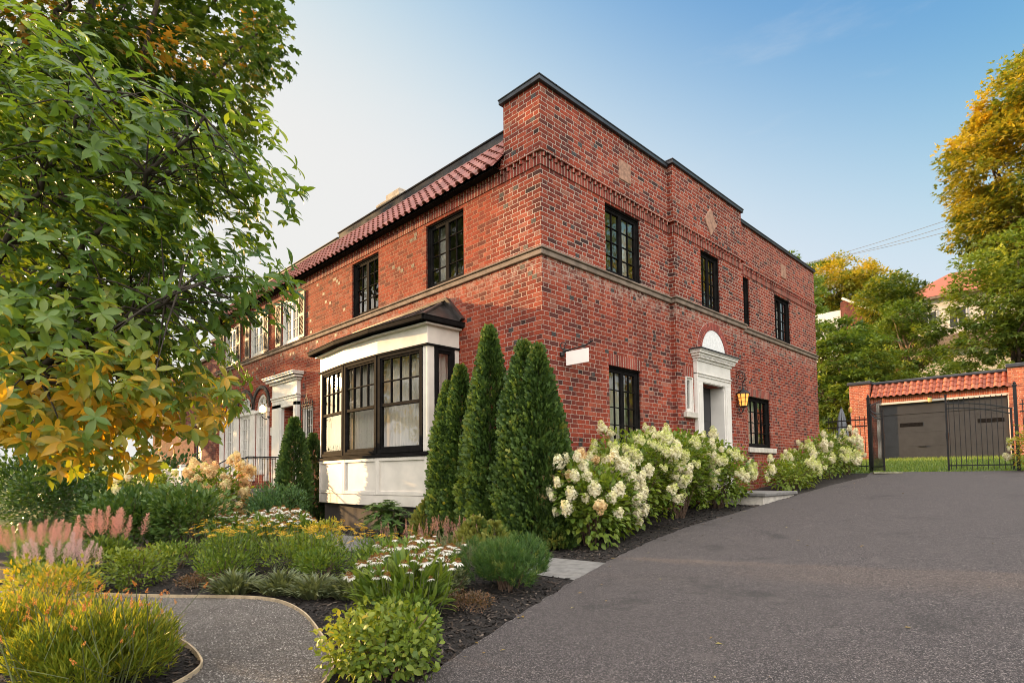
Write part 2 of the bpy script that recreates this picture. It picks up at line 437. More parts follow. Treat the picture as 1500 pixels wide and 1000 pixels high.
MAPLE = ([(0, 0, 0), (-.46, .18, -.06), (-.22, .42, .04), (-.40, .74, -.06), (-.10, .66, .04), (0, 1, -.08), (.10, .66, .04), (.40, .74, -.06), (.22, .42, .04), (.46, .18, -.06), (0, .40, .05)],
         [(0, 10, 2, 1), (2, 10, 4, 3), (4, 10, 6, 5), (6, 10, 8, 7), (8, 10, 0, 9)])
TRI3 = ([(0, 0, 0), (-.42, .35, -.05), (-.12, .45, .05), (0, 1, -.08), (.12, .45, .05), (.42, .35, -.05)], [(0, 2, 1), (0, 4, 3, 2), (0, 5, 4)])
SPRAY = ([(0, 0, 0), (-.10, .35, .02), (-.42, .62, -.03), (-.13, .62, .02), (-.20, .95, -.02), (0, .72, .02), (0, 1.1, -.05), (.20, .95, -.02), (.13, .62, .02), (.42, .62, -.03), (.10, .35, .02)],
         [(0, 10, 5, 1), (1, 3, 2), (1, 5, 3), (3, 5, 4), (5, 7, 6, 4), (5, 8, 7), (5, 10, 8), (10, 9, 8)])
DIAM = ([(0, 0, 0), (-.3, .5, .04), (0, 1, 0), (.3, .5, .04)], [(0, 3, 2, 1)])
FLORET = ([(0, 0, 0), (-.5, .22, .1), (-.22, .5, .1), (.22, .5, .1), (.5, .22, .1), (.5, -.22, .1), (.22, -.5, .1), (-.22, -.5, .1), (-.5, -.22, .1)],
          [(0, 3, 2), (0, 5, 4), (0, 7, 6), (0, 1, 8)])

# ================================================================== CAMERA, WORLD, SUN
scene = bpy.context.scene
cam = bpy.data.cameras.new('camera'); camo = bpy.data.objects.new('camera', cam); COL.objects.link(camo)
cam.sensor_width = 36; cam.lens = 851.33 / 1500 * 36; cam.shift_y = (650.52 - 500) / 1500; cam.clip_start = .05; cam.clip_end = 3000
yaw, pitch, roll = .7903, .0527, -.0105
F = Vector((-sin(yaw) * cos(pitch), cos(yaw) * cos(pitch), sin(pitch))); R = Vector((cos(yaw), sin(yaw), 0)); U = R.cross(F)
R2 = R * cos(roll) + U * sin(roll); U2 = U * cos(roll) - R * sin(roll)
CAM = Vector((6.2480, -6.9075, 0))
camo.matrix_world = Matrix(((R2.x, U2.x, -F.x, CAM.x), (R2.y, U2.y, -F.y, CAM.y), (R2.z, U2.z, -F.z, CAM.z), (0, 0, 0, 1)))
scene.camera = camo

SUN_AZ, SUN_EL = rad(16), rad(9)            # sun low on the left, a little in front of the street facade
S = Vector((-cos(SUN_AZ) * cos(SUN_EL), -sin(SUN_AZ) * cos(SUN_EL), sin(SUN_EL)))
sun = bpy.data.lights.new('sun', 'SUN'); sun.energy = 2.8; sun.angle = rad(.6); sun.color = (1, .62, .28)
so = bpy.data.objects.new('sun', sun); COL.objects.link(so); so.rotation_euler = S.to_track_quat('Z', 'Y').to_euler(); so.location = S * 60
w = bpy.data.worlds.new('World'); scene.world = w; w.use_nodes = True
wn = w.node_tree.nodes; wl = w.node_tree.links
sky = wn.new('ShaderNodeTexSky'); sky.sky_type = 'NISHITA'; sky.sun_disc = False
sky.sun_elevation = SUN_EL; sky.sun_rotation = math.atan2(S.x, S.y)
sky.altitude = 100; sky.air_density = 1.0; sky.dust_density = 1.6; sky.ozone_density = 2.2
class WT(NT):
    def __init__(s): s.nt = w.node_tree; s.n = s.nt.nodes; s.l = s.nt.links
wt = WT()
EXPO = 1.9; BG = .15; K = BG * 2 ** EXPO
# evening response: deeper blue away from the sun, soft white glare toward it, plus an unseen bright cloud bank added overhead and behind as fill light
sp_ = wt.new('ShaderNodeSeparateColor'); wt.l.new(sky.outputs[0], sp_.inputs[0]); cb_ = wt.new('ShaderNodeCombineColor')
for i_ in range(3):
    y_ = wt.m('POWER', wt.m('MULTIPLY', sp_.outputs[i_], K * (1.08, 1.06, 1.08)[i_]), (1.55, 1.5, 1.35)[i_])
    lim = (.86, .84, .82)[i_]
    y_ = wt.m('DIVIDE', y_, wt.m('POWER', wt.m('ADD', 1., wt.m('POWER', wt.m('DIVIDE', y_, lim), 3.)), 1 / 3))
    wt.l.new(wt.m('MULTIPLY', y_, 1 / K), cb_.inputs[i_])
tc = wt.new('ShaderNodeTexCoord').outputs['Generated']; sx = wt.new('ShaderNodeSeparateXYZ'); wt.l.new(tc, sx.inputs[0])
toward = wt.m('ADD', wt.m('MULTIPLY', sx.outputs[0], -cos(SUN_AZ)), wt.m('MULTIPLY', sx.outputs[1], -sin(SUN_AZ)))
zeff = wt.m('SUBTRACT', sx.outputs[2], wt.m('MULTIPLY', toward, .44))
hz = wt.m('SUBTRACT', 1., wt.smooth(zeff, .17, .64))
warm = wt.smooth(toward, -.1, .9)
hcol = wt.mix(warm, rgb(.74 / K, .80 / K, .90 / K), rgb(.88 / K, .87 / K, .84 / K))
base_sky = wt.mix(hz, cb_.outputs[0], hcol)
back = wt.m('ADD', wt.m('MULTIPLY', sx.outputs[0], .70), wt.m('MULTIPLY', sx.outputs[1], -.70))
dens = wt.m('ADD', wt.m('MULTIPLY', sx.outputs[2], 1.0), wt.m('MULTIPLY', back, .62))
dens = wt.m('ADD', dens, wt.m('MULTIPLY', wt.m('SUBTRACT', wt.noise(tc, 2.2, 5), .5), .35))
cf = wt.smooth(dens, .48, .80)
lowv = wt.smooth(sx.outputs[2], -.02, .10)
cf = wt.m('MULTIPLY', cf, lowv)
CLOUD_FILL = 3.4 / K  # brightness of the added cloud bank, sets the ambient fill
col_ = wt.mix(cf, base_sky, rgb(CLOUD_FILL * 1.0, CLOUD_FILL * .955, CLOUD_FILL * .90))
# bright aureole round the low sun
sd_ = wt.new('ShaderNodeVectorMath', operation='DOT_PRODUCT'); wt.l.new(tc, sd_.inputs[0]); sd_.inputs[1].default_value = tuple(S)
col_ = wt.mix(wt.smooth(sd_.outputs['Value'], .955, .998), col_, rgb(4.2 / K, 3.2 / K, 1.9 / K))
# faint cirrus
ci_ = wt.new('ShaderNodeMapping'); ci_.inputs['Scale'].default_value = (1.2, 1.2, 5); wt.l.new(tc, ci_.inputs[0])
cir = wt.smooth(wt.noise(ci_.outputs[0], 2.3, 7, .62), .56, .82, 0, .22)
col_ = wt.mix(cir, col_, rgb(.85 / K, .84 / K, .84 / K))
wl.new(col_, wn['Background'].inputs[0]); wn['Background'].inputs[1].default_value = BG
w.cycles.sampling_method = 'MANUAL'; w.cycles.sample_map_resolution = 2048
scene.view_settings.view_transform = 'Standard'; scene.view_settings.look = 'None'
scene.view_settings.exposure = EXPO; scene.view_settings.gamma = 1
scene.cycles.use_denoising = True; scene.cycles.use_adaptive_sampling = False; scene.cycles.pixel_filter_type = 'BLACKMAN_HARRIS'; scene.cycles.filter_width = .95
scene.cycles.max_bounces = 8; scene.cycles.transparent_max_bounces = 16
scene.cycles.sample_clamp_indirect = 3

# ================================================================== SETTING
def pip(px, py, poly):
    inside = np.zeros(len(px), bool); n = len(poly)
    for i in range(n):
        x1, y1 = poly[i]; x2, y2 = poly[(i + 1) % n]
        c = ((y1 > py) != (y2 > py)) & (px < (x2 - x1) * (py - y1) / (y2 - y1 + 1e-12) + x1)
        inside ^= c
    return inside
def sheet(name, poly, off, mat):
    vs = [(x, y, gzf(x, y) + off) for x, y in poly]
    tri = tessellate_polygon([[Vector((x, y, 0)) for x, y in poly]])
    b = MB(); b.add(vs, [tuple(t) for t in tri])
    o = b.build(name, mat, recalc=False)
    me = o.data
    if sum(p.normal.z for p in me.polygons) < 0: me.flip_normals()
    return struct(o)

ax = np.concatenate([[-900, -500, -250, -120], np.arange(-70, 50.1, 4), [70, 120, 250, 500, 900]])
ay = np.concatenate([[-900, -400, -150, -60, -30], np.arange(-17, 70.1, 1.45), [80, 95, 115, 140, 200, 400, 900]])
X, Y = np.meshgrid(ax, ay); Z = gz(X, Y) - .02
nx, ny = len(ax), len(ay)
b = MB(); b.add(np.stack([X, Y, Z], -1).reshape(-1, 3).tolist(), [(j * nx + i, j * nx + i + 1, (j + 1) * nx + i + 1, (j + 1) * nx + i) for j in range(ny - 1) for i in range(nx - 1)])
struct(b.build('ground', M['lawn'], recalc=False, smooth=True))

DRIVE_EDGE = [(3.9, -8.8), (3.45, -6.2), (3.11, -4.63), (2.85, -3.93), (2.24, -1.98), (2.0, -1.09), (1.72, .3), (1.56, 1.6), (1.52, 5.7), (1.52, 8.9), (1.66, 11.5), (1.35, 13.2)]
BED = [(-9.2, -8.8)] + DRIVE_EDGE + [(0, 13.2), (0, 0), (-9.2, 0)]
sheet('garden_bed', BED, 0, M['mulch'])
de = []
for p, q in zip(DRIVE_EDGE[:-1], DRIVE_EDGE[1:]):       # slightly crumbled edge
    L_ = math.dist(p, q); k_ = max(1, int(L_ / .09))
    de += [(p[0] + (q[0] - p[0]) * i_ / k_ + random.gauss(0, .010), p[1] + (q[1] - p[1]) * i_ / k_) for i_ in range(k_)]
sheet('driveway', de + [DRIVE_EDGE[-1], (9.5, 13.35), (11, -8.8)], .028, M['asphalt'])
WALK = [(2.235, -1.97), (2.0, -1.10), (.6, -1.22), (-3, -1.38), (-8.2, -1.5), (-8.2, -2.5), (-3, -2.35), (.6, -2.05)]
sheet('walkway', WALK, .010, M['concrete'])
def spline(pts, k=8):
    out = []
    for i in range(len(pts) - 1):
        p0, p1, p2, p3 = [np.array(pts[min(max(j, 0), len(pts) - 1)], float) for j in (i - 1, i, i + 1, i + 2)]
        for q in range(k):
            t_ = q / k
            out.append(tuple(.5 * ((2 * p1) + (-p0 + p2) * t_ + (2 * p0 - 5 * p1 + 4 * p2 - p3) * t_ ** 2 + (-p0 + 3 * p1 - 3 * p2 + p3) * t_ ** 3)))
    return out + [tuple(pts[-1])]
OUT = spline([(3.35, -6.6), (3.0, -5.6), (2.58, -5.02), (2.2, -4.80), (1.65, -4.60), (.78, -4.37), (.05, -4.34), (-.58, -4.58), (-1.3, -5.0), (-2.4, -5.55), (-4.2, -6.3), (-7, -7.4)])
INN = spline([(2.15, -6.6), (1.86, -5.85), (1.62, -5.53), (1.31, -5.43), (.78, -5.40), (.22, -5.48), (-.5, -5.74), (-1.5, -6.2), (-3.2, -6.95), (-6.2, -8.2)])
sheet('gravel_path', OUT + INN[::-1], .012, M['gravel'])
for ln in (OUT, INN):
    b = MB()
    for p, q in zip(ln[:-1], ln[1:]):
        b.bar((*p, gzf(*p) + .018), (*q, gzf(*q) + .018), .014, .055)
    struct(b.build('path_edging', M['edging']))
LAWN_BACK = [(-9, 13.5), (12, 13.5), (12, 26), (-9, 26)]

# loose bark chips, gravel and grass (uncountable)
def chips(name, n, poly, excl, box, mat, L, W, off, tilt=.5, near=True):
    px = rng.uniform(box[0], box[1], n * 6); py = rng.uniform(box[2], box[3], n * 6)
    ok = pip(px, py, poly)
    for e in excl: ok &= ~pip(px, py, e)
    d = np.hypot(px - CAM.x, py - CAM.y)
    if near: ok &= rng.random(len(px)) < np.clip((3.8 / d) ** 1.6, .03, 1)
    px, py = px[ok][:n], py[ok][:n]; N = len(px)
    pos = np.stack([px, py, gz(px, py) + off + rng.random(N) * .02], 1)
    a = rng.uniform(0, 2 * pi, N); Yd = np.stack([np.cos(a), np.sin(a), rng.normal(0, tilt * .6, N)], 1)
    Zd = np.stack([rng.normal(0, tilt, N), rng.normal(0, tilt, N), np.ones(N)], 1)
    tv = [(-.5, -.5, 0), (.5, -.4, 0), (.35, .5, .0), (-.4, .45, 0), (-.2, 0, .35), (.25, .05, .35)]
    tf = [(0, 1, 5, 4), (1, 2, 5), (2, 3, 4, 5), (3, 0, 4)]
    c = Cloud(); c.add(tv, tf, pos, Yd, Zd, np.stack([rng.uniform(*W, N), rng.uniform(*L, N), rng.uniform(*W, N)], 1), rng.random(N))
    return stuff(c.build(name, mat))
PATHP = OUT + INN[::-1]
chips('mulch', 26000, BED, [PATHP, WALK], (-5, 3.6, -7.2, 6), M['chip'], (.02, .075), (.008, .022), .0)
m, t, b = newmat('pebble'); a = t.new('ShaderNodeAttribute', attribute_name='tint')
t.l.new(t.ramp(a.outputs['Fac'], [(0, (.07, .06, .055)), (.6, (.17, .15, .14)), (1, (.42, .39, .36))]), b.inputs['Base Color']); b.inputs['Roughness'].default_value = .9
M['pebble'] = m
chips('gravel', 12000, PATHP, [], (-4, 3.4, -7, -4.2), M['pebble'], (.006, .018), (.006, .014), .010, .3)
def tufts(name, n, box, mat, h, excl=None):
    px = rng.uniform(box[0], box[1], n); py = rng.uniform(box[2], box[3], n)
    pos = np.stack([px, py, gz(px, py) - .02], 1)
    Yd = np.stack([rng.normal(0, .35, n), rng.normal(0, .35, n), np.ones(n)], 1)
    c = Cloud(); c.add(NEEDLE[0], NEEDLE[1], pos, Yd, unit(n), np.stack([np.full(n, h * 4.5), rng.uniform(.6, 1.3, n) * h, np.ones(n)], 1), rng.random(n))
    return stuff(c.build(name, mat))
M['grass'] = leafmat('grass_blade', [(0, (.07, .13, .02)), (.6, (.15, .23, .035)), (1, (.26, .30, .06))], .3)
tufts('grass', 26000, (-3, 8, 13.45, 24), M['grass'], .10)
tufts('grass', 9000, (-17, -9.3, -7.5, -3), M['grass'], .09)

n_ = 70; qx = rng.uniform(1.6, 6.5, n_); qy = rng.uniform(-6, 12, n_) ; qx = np.where(rng.random(n_) < .6, np.interp(qy, [e[1] for e in DRIVE_EDGE], [e[0] for e in DRIVE_EDGE]) + rng.exponential(.25, n_) + .03, qx)
lv_ = Cloud(); an_ = rng.uniform(0, 2 * pi, n_)
lv_.add(LEAF[0], LEAF[1], np.stack([qx, qy, gz(qx, qy) + .038], 1), np.stack([np.cos(an_), np.sin(an_), rng.normal(0, .1, n_)], 1), np.tile(UP, (n_, 1)) + unit(n_) * .25, rng.uniform(.025, .06, n_), rng.random(n_))
stuff(lv_.build('fallen_leaves', leafmat('fallen_leaf', [(0, (.08, .05, .02)), (.5, (.22, .13, .03)), (1, (.30, .24, .05))], .1)))
# ================================================================== THE BRICK HOUSE
house = thing('brick_house', 'two storey red brick house with black windows and a white bay window', 'house', (-7.7, 6.5, gzf(-7.7, 0)))
def mapper(plane, c):
    if plane == 'y': return lambda u, z, o: (u, c - o, z)      # wall faces -Y
    return lambda u, z, o: (c + o, u, z)                       # wall faces +X
def wall_faces(b, fn, u0, u1, z0, z1, holes, depth=.14, stop=None):
    us = sorted({u0, u1, *[h[0] for h in holes], *[h[1] for h in holes]}); zs = sorted({z0, z1, *[h[2] for h in holes], *[h[3] for h in holes]})
    us = [q for q in us if u0 <= q <= u1]; zs = [q for q in zs if z0 <= q <= z1]
    for a0, a1 in zip(us[:-1], us[1:]):
        for c0, c1 in zip(zs[:-1], zs[1:]):
            um, zm = (a0 + a1) / 2, (c0 + c1) / 2
            if any(h[0] < um < h[1] and h[2] < zm < h[3] for h in holes): continue
            b.add([fn(a0, c0, 0), fn(a1, c0, 0), fn(a1, c1, 0), fn(a0, c1, 0)], [(0, 1, 2, 3)])
    for h in holes:
        d = h[4] if len(h) > 4 else depth
        a0, a1, c0, c1 = h[:4]
        for p, q in (((a0, c0), (a0, c1)), ((a1, c0), (a1, c1)), ((a0, c0), (a1, c0)), ((a0, c1), (a1, c1))):
            b.add([fn(*p, 0), fn(*q, 0), fn(*q, -d), fn(*p, -d)], [(0, 1, 2, 3)])
def arch_fill(b, fn, u0, u1, zs, ztop, depth, n=14):
    """spandrel between the semi-ellipse (spring zs, crown ztop) and the rectangle top; plus the curved reveal"""
    uc, ru, rz = (u0 + u1) / 2, (u1 - u0) / 2, ztop - zs
    pts = [(uc - ru * cos(pi * i / n), zs + rz * sin(pi * i / n)) for i in range(n + 1)]
    for p, q in zip(pts[:-1], pts[1:]):
        b.add([fn(*p, 0), fn(*q, 0), fn(q[0], ztop + .001, 0), fn(p[0], ztop + .001, 0)], [(0, 1, 2, 3)])
        b.add([fn(*p, 0), fn(*q, 0), fn(*q, -depth), fn(*p, -depth)], [(0, 1, 2, 3)])
    return pts

FY = mapper('y', 0); SX = mapper('x', 0); PX = mapper('x', .12)
ZB, ZS0, ZS1 = -1.7, 3.585, 3.71          # ground, stone course
FW = [(-3.14, -1.96, 3.72, 5.04), (-6.08, -4.92, 3.72, 5.04)]
WW = [(-9.97, -8.94, 3.75, 5.0), (-12.33, -11.30, 3.75, 5.0), (-14.60, -13.55, 3.75, 5.0)]
ARCH = [(-14.58, -13.58), (-13.20, -12.20), (-11.86, -10.98)]
holesF = FW + WW + [(a, c, .10, 2.52, .16) for a, c in ARCH] + [(-9.80, -9.05, -.25, 1.94, .5), (-8.62, -8.06, 1.05, 1.86, .1), (-7.3, -2.3, .3, 2.4, .02)]
b = MB()
wall_faces(b, FY, -15.4, 0, ZB, 5.42, holesF)
for a, c in ARCH: arch_fill(b, FY, a, c, 2.0, 2.52, .16)
# raised corner block (returns .5 m back from the front)
wall_faces(b, FY, -.86, 0, 5.42, 6.52, [])
b.add([(-.86, 0, 5.42), (-.86, 1.4, 5.42), (-.86, 1.4, 6.52), (-.86, 0, 6.52)], [(0, 1, 2, 3)])
# burnt headers projecting from the face
def clinkers(b, fn, u0, u1, z0, z1, holes, n, sgn=1):
    b.cur = 1
    k = 0; tries = 0
    while k < n and tries < 5000:
        tries += 1
        row = random.randint(int(z0 / .0785), int(z1 / .0785)); z = row * .0785
        uu = random.uniform(u0, u1)
        if any(h[0] - .2 < uu < h[1] + .2 and h[2] - .25 < z < h[3] + .1 for h in holes): continue
        if ZS0 - .09 < z < ZS1 + .03 or z > z1 - .09: continue
        b.box(uu - .05, uu + .055, z + .006, z + .073, -.01, random.uniform(.0015, .005), lambda u, zz, o: fn(u, zz, o))
        k += 1
    b.cur = 0
clinkers(b, FY, -8, -.12, -.2, 5.05, holesF, 60); clinkers(b, FY, -15.2, -8.2, 1.9, 5.05, holesF, 55)
clinkers(b, FY, -.8, -.1, 5.5, 6.4, [], 3)
b.build('wall', [M['brick'], M['clinker']], house)
SW = [(1.77, 2.94, 3.72, 5.05), (1.80, 2.84, .15, 2.0), (7.56, 8.08, 3.78, 5.05), (9.75, 10.92, 3.72, 5.03), (7.76, 9.18, .64, 1.96)]
PW = [(5.21, 6.13, 3.72, 5.05), (4.36, 4.66, 1.31, 2.06), (4.99, 6.09, -.45, 1.98, .32)]
b = MB()
wall_faces(b, SX, 0, 4.05, ZB, 6.50, [h for h in SW if h[1] < 4.2]); wall_faces(b, SX, 7.42, 13.1, ZB, 6.44, [h for h in SW if h[0] > 7.5])
wall_faces(b, PX, 4.05, 7.42, ZB, 6.58, PW)
for yy in (4.05, 7.42):
    b.add([(-.0, yy, ZB), (.12, yy, ZB), (.12, yy, 6.58), (-.0, yy, 6.58)], [(0, 1, 2, 3)])
# top and back of the parapet, rear and far walls
b.box(-.30, -.002, .02, 13.08, 6.3, 6.43)
b.box(-.30, -.004, .02, 4.04, 6.431, 6.495); b.box(-.30, .11, 4.06, 7.41, 6.44, 6.575)
b.add([(0, 13.1, ZB), (-15.4, 13.1, ZB), (-15.4, 13.1, 6.44), (0, 13.1, 6.44)], [(0, 1, 2, 3)])
b.add([(-15.4, 0, ZB), (-15.4, 13.1, ZB), (-15.4, 13.1, 6.0), (-15.4, .35, 6.0), (-15.4, 0, 5.42)], [(0, 1, 2, 3, 4)])
clinkers(b, SX, .12, 4.1, -.3, 6.4, SW, 46); clinkers(b, SX, 7.7, 13, .2, 6.3, SW, 60)
PH = PW + [(4.6, 6.6, -1, 3.5)]
clinkers(b, PX, 4.2, 7.3, .6, 6.4, PH, 34)
b.build('wall', [M['brick'], M['clinker']], house)

# floors and room walls behind the windows
b = MB()
b.box(-15.2, -.25, .35, 12.9, .0, .10); b.box(-15.2, -.25, .35, 12.9, 2.9, 3.1); b.box(-15.2, -.25, .35, 12.9, 5.3, 5.4)
b.box(-15.2, -.25, 3.6, 3.7, .101, 2.899); b.box(-15.2, -.25, 3.6, 3.7, 3.101, 5.299); b.box(-3.8, -3.7, 3.71, 12.9, .101, 5.299); b.box(-8.2, -8.1, .35, 3.59, .101, 5.299)
b.build('room_partition', M['roomwall'], house)
b = MB(); b.box(-15.3, -.3, .6, 13, 5.9, 6.0); b.build('flat_roof', M['roofmetal'], house)

# stone course, dentil course, copings
def course(b, z0, z1, o, z_skip=None):
    b.box(-15.42, o, -o, .0, z0, z1)                       # front
    b.box(0, o, 0, 4.05, z0, z1)                       # side
    b.box(.0, .12 + o, 4.05 - o, 7.42 + o, z0, z1)          # projecting centre of the side
    b.box(0, o, 7.42 + o, 13.12, z0, z1)
b = MB(); course(b, ZS0, ZS0 + .09, .045); course(b, ZS0 + .0901, ZS1, .075)
b.build('stone_course', M['stone'], house, bevel=.008)
b = MB(); course(b, 5.10, 5.238, .016); b.build('soldier_course', M['soldier'], house)
b = MB(); b.box(-15.4, -.861, .0005, .02, 5.421, 5.56); b.box(-.90, -.861, -.05, .0, 5.376, 5.50)
course(b, 5.315, 5.375, .055)
b.build('corbel_course', M['brick'], house)
b = MB()
def tooth(b, c, fn):   # brick laid at 45 degrees
    k = .055; b.prism([(c - k * 1.25, 0), (c, k), (c + k * 1.25, 0), (c, -k)], 5.243, 5.312, fn)
yy = -15.3
while yy < -.02: tooth(b, yy, lambda u, o, z: (u, -o, z)); yy += .155
b.build('dentil_course', M['soldier'], house); b = MB()
yy = .06
while yy < 3.98: tooth(b, yy, lambda u, o, z: (o, u, z)); yy += .155
b.build('dentil_course', M['soldier'], house); b = MB()
yy = 4.12
while yy < 7.37: tooth(b, yy, lambda u, o, z: (.12 + o, u, z)); yy += .155
b.build('dentil_course', M['soldier'], house); b = MB()
yy = 7.49
while yy < 13.08: tooth(b, yy, lambda u, o, z: (o, u, z)); yy += .155
b.build('dentil_course', M['soldier'], house)
b = MB()
def coping(x0, x1, y0, y1, z, hgt): b.box(x0, x1, y0, y1, z, z + hgt); b.box(x0 - .012, x1 + .012, y0 - .012, y1 + .012, z + hgt, z + hgt + .025)
coping(-.92, .06, -.06, .36, 6.50, .07); coping(-.36, .06, .361, 3.97, 6.50, .07); coping(-.36, .17, 3.99, 7.47, 6.58, .07); coping(-.36, .05, 7.51, 13.14, 6.43, .06)
b.build('coping', M['slate'], house, bevel=.006)

# square and diamond plaques let into the parapet
def plaque(y, z, dia, X0):
    b = MB(); k = .2 if not dia else .30
    poly = [(y - k, z - k), (y + k, z - k), (y + k, z + k), (y - k, z + k)] if not dia else [(y, z - k * 1.1), (y + k, z), (y, z + k * 1.1), (y - k, z)]
    b.prism(poly, -.02, .018, mapper('x', X0)); b.build('plaque', M['plaque'], house, bevel=.01)
plaque(2.44, 5.86, False, 0); plaque(5.74, 5.83, True, .12); plaque(10.5, 5.84, False, 0)

# barrel tile roof band
def tile_roof(x0, x1, ye, ze, yt, zt, rows, pitch_w, mat, parent, seed=3):
    rr = random.Random(seed); b = MB()
    slope = Vector((0, yt - ye, zt - ze)); L = slope.length; d = slope.normalized(); n = Vector((0, -d.z, d.y)); n = -n if n.z < 0 else n
    rl = L / rows; ncol = round((x1 - x0) / pitch_w); pw = (x1 - x0) / ncol
    for c in range(ncol):
        xc = x0 + (c + .5) * pw
        for r in range(rows):
            b.t = min(1, max(0, rr.gauss(.5, .22)))
            o = Vector((xc, ye, ze)) + d * (r * rl - .02)
            vs = []; seg = 6; jx = rr.uniform(-.004, .004)
            for t_, rad_, lift in ((0, pw * .33, .030), (1, pw * .27, .010)):
                for th in (0, 1):
                    for k in range(seg + 1):
                        a = pi * k / seg; q = rad_ - th * .014
                        vs.append(o + d * (t_ * (rl + .05)) + n * (lift + sin(a) * q * 1.05) + Vector((cos(a) * q + jx, 0, 0)))
            m_ = seg + 1; fs = []
            for k in range(seg):
                fs += [(k, k + 1, 2 * m_ + k + 1, 2 * m_ + k), (m_ + k, m_ + k + 1, 3 * m_ + k + 1, 3 * m_ + k), (k, k + 1, m_ + k + 1, m_ + k)]
            b.add(vs, fs)
            # pan between barrels
            o2 = o + Vector((pw * .5, 0, 0)); vs = []
            for t_, lift in ((0, .024), (1, .004)):
                for k in range(4):
                    q = (k / 3 - .5) * pw * .55
                    vs.append(o2 + d * (t_ * (rl + .03)) + n * (lift + .018 * (2 * abs(k / 3 - .5)) ** 2) + Vector((q, 0, 0)))
            b.t = max(0, b.t - .15)
            b.add(vs, [(k, k + 1, 4 + k + 1, 4 + k) for k in range(3)])
    return b.build('tile_roof', mat, parent, smooth=False)
tile_roof(-15.5, -.87, -.22, 5.32, .55, 6.24, 6, .205, M['tile'], house)
b = MB()
b.add([(-15.5, -.21, 5.31), (-.87, -.21, 5.31), (-.87, .56, 6.225), (-15.5, .56, 6.225)], [(0, 1, 2, 3)])
b.box(-15.5, -.872, -.205, -.057, 5.30, 5.308)
b.build('eave_board', M['blackpaint'], house)
b = MB(); b.box(-7.7, -.872, .50, .95, 6.25, 6.44); b.box(-7.72, -.874, .47, 1.0, 6.44, 6.47); b.box(-15.55, -7.701, .50, .95, 6.25, 6.33); b.box(-15.57, -7.722, .47, 1.0, 6.33, 6.36)
b.build('roof_edge', M['slate'], house, bevel=.008)
b = MB(); b.box(-8.15, -7.05, 2.0, 2.75, 5.9, 7.9); b.box(-8.22, -6.98, 1.94, 2.81, 7.75, 7.86); b.box(-7.95, -7.25, 2.1, 2.65, 7.9, 8.12)
b.build('chimney', M['stain'], house, bevel=.03)

# ------------------------------------------------------------------ windows
def window(fn, u0, u1, z0, z1, leaves, cols, rows, mat, set_in=.09, fr=.055, sash=.05, bar=.018, sill=None, shutters=None, curtain=False):
    w_ = MB(); d0, d1 = -set_in - .05, -set_in + .03
    def bx(a0, a1, c0, c1, o0, o1): w_.box(a0, a1, c0, c1, o0, o1, fn)
    bx(u0, u0 + fr, z0, z1, d0, d1); bx(u1 - fr, u1, z0, z1, d0, d1)
    bx(u0 + fr, u1 - fr, z0, z0 + fr, d0, d1); bx(u0 + fr, u1 - fr, z1 - fr, z1, d0, d1)
    # brick mould in front
    bx(u0 + .001, u0 + fr * .5, z0 + .001, z1 - .001, d1, d1 + .03); bx(u1 - fr * .5, u1 - .001, z0 + .001, z1 - .001, d1, d1 + .03)
    bx(u0 + fr * .5, u1 - fr * .5, z1 - fr * .5, z1 - .001, d1, d1 + .03)
    glass = MB(); wl_ = (u1 - u0 - 2 * fr) / leaves
    for i in range(leaves):
        a0 = u0 + fr + i * wl_; a1 = a0 + wl_; c0, c1 = z0 + fr, z1 - fr; e0, e1 = d0 + .012, d1 - .012
        bx(a0, a0 + sash, c0, c1, e0, e1); bx(a1 - sash, a1, c0, c1, e0, e1)
        bx(a0 + sash, a1 - sash, c0, c0 + sash * 1.2, e0, e1); bx(a0 + sash, a1 - sash, c1 - sash, c1, e0, e1)
        g0, g1, h0, h1 = a0 + sash, a1 - sash, c0 + sash * 1.2, c1 - sash
        for k in range(1, cols):
            q = g0 + (g1 - g0) * k / cols; bx(q - bar / 2, q + bar / 2, h0, h1, e0 + .012, e1 - .008)
        for k in range(1, rows):
            q = h0 + (h1 - h0) * k / rows; bx(g0, g1, q - bar / 2, q + bar / 2, e0 + .010, e1 - .010)
        om = (e0 + e1) / 2 - .004
        tl = random.uniform(-.006, .006), random.uniform(-.006, .006)
        glass.add([fn(g0, h0, om), fn(g1, h0, om + tl[0]), fn(g1, h1, om + tl[0] + tl[1]), fn(g0, h1, om + tl[1])], [(0, 1, 2, 3)])
    o = w_.build('window', mat, house, bevel=.004)
    glass.build('pane', M['glass'], o, recalc=False)
    if sill:
        s_ = MB(); s_.box(u0 - sill, u1 + sill, z0 - .13, z0 - .002, -.10, .09, fn); s_.build('sill', M['pale_stone'], o, bevel=.008)
    if shutters:
        for a0, a1 in shutters:
            s_ = MB()
            for (p, q, r_, t_) in ((a0, a0 + .05, z0, z1), (a1 - .05, a1, z0, z1), (a0 + .05, a1 - .05, z0, z0 + .08), (a0 + .05, a1 - .05, z1 - .08, z1), (a0 + .05, a1 - .05, (z0 + z1) / 2 - .04, (z0 + z1) / 2 + .04)):
                s_.box(p, q, r_, t_, .005, .045, fn)
            zz = z0 + .09
            while zz < z1 - .1:
                s_.box(a0 + .05, a1 - .05, zz, zz + .008, .012, .036, lambda u, z, o, zz=zz: fn(u, z + (o - .024) * -.9, o)); zz += .035
            s_.build('shutter', M['shutter'], o)
    return o
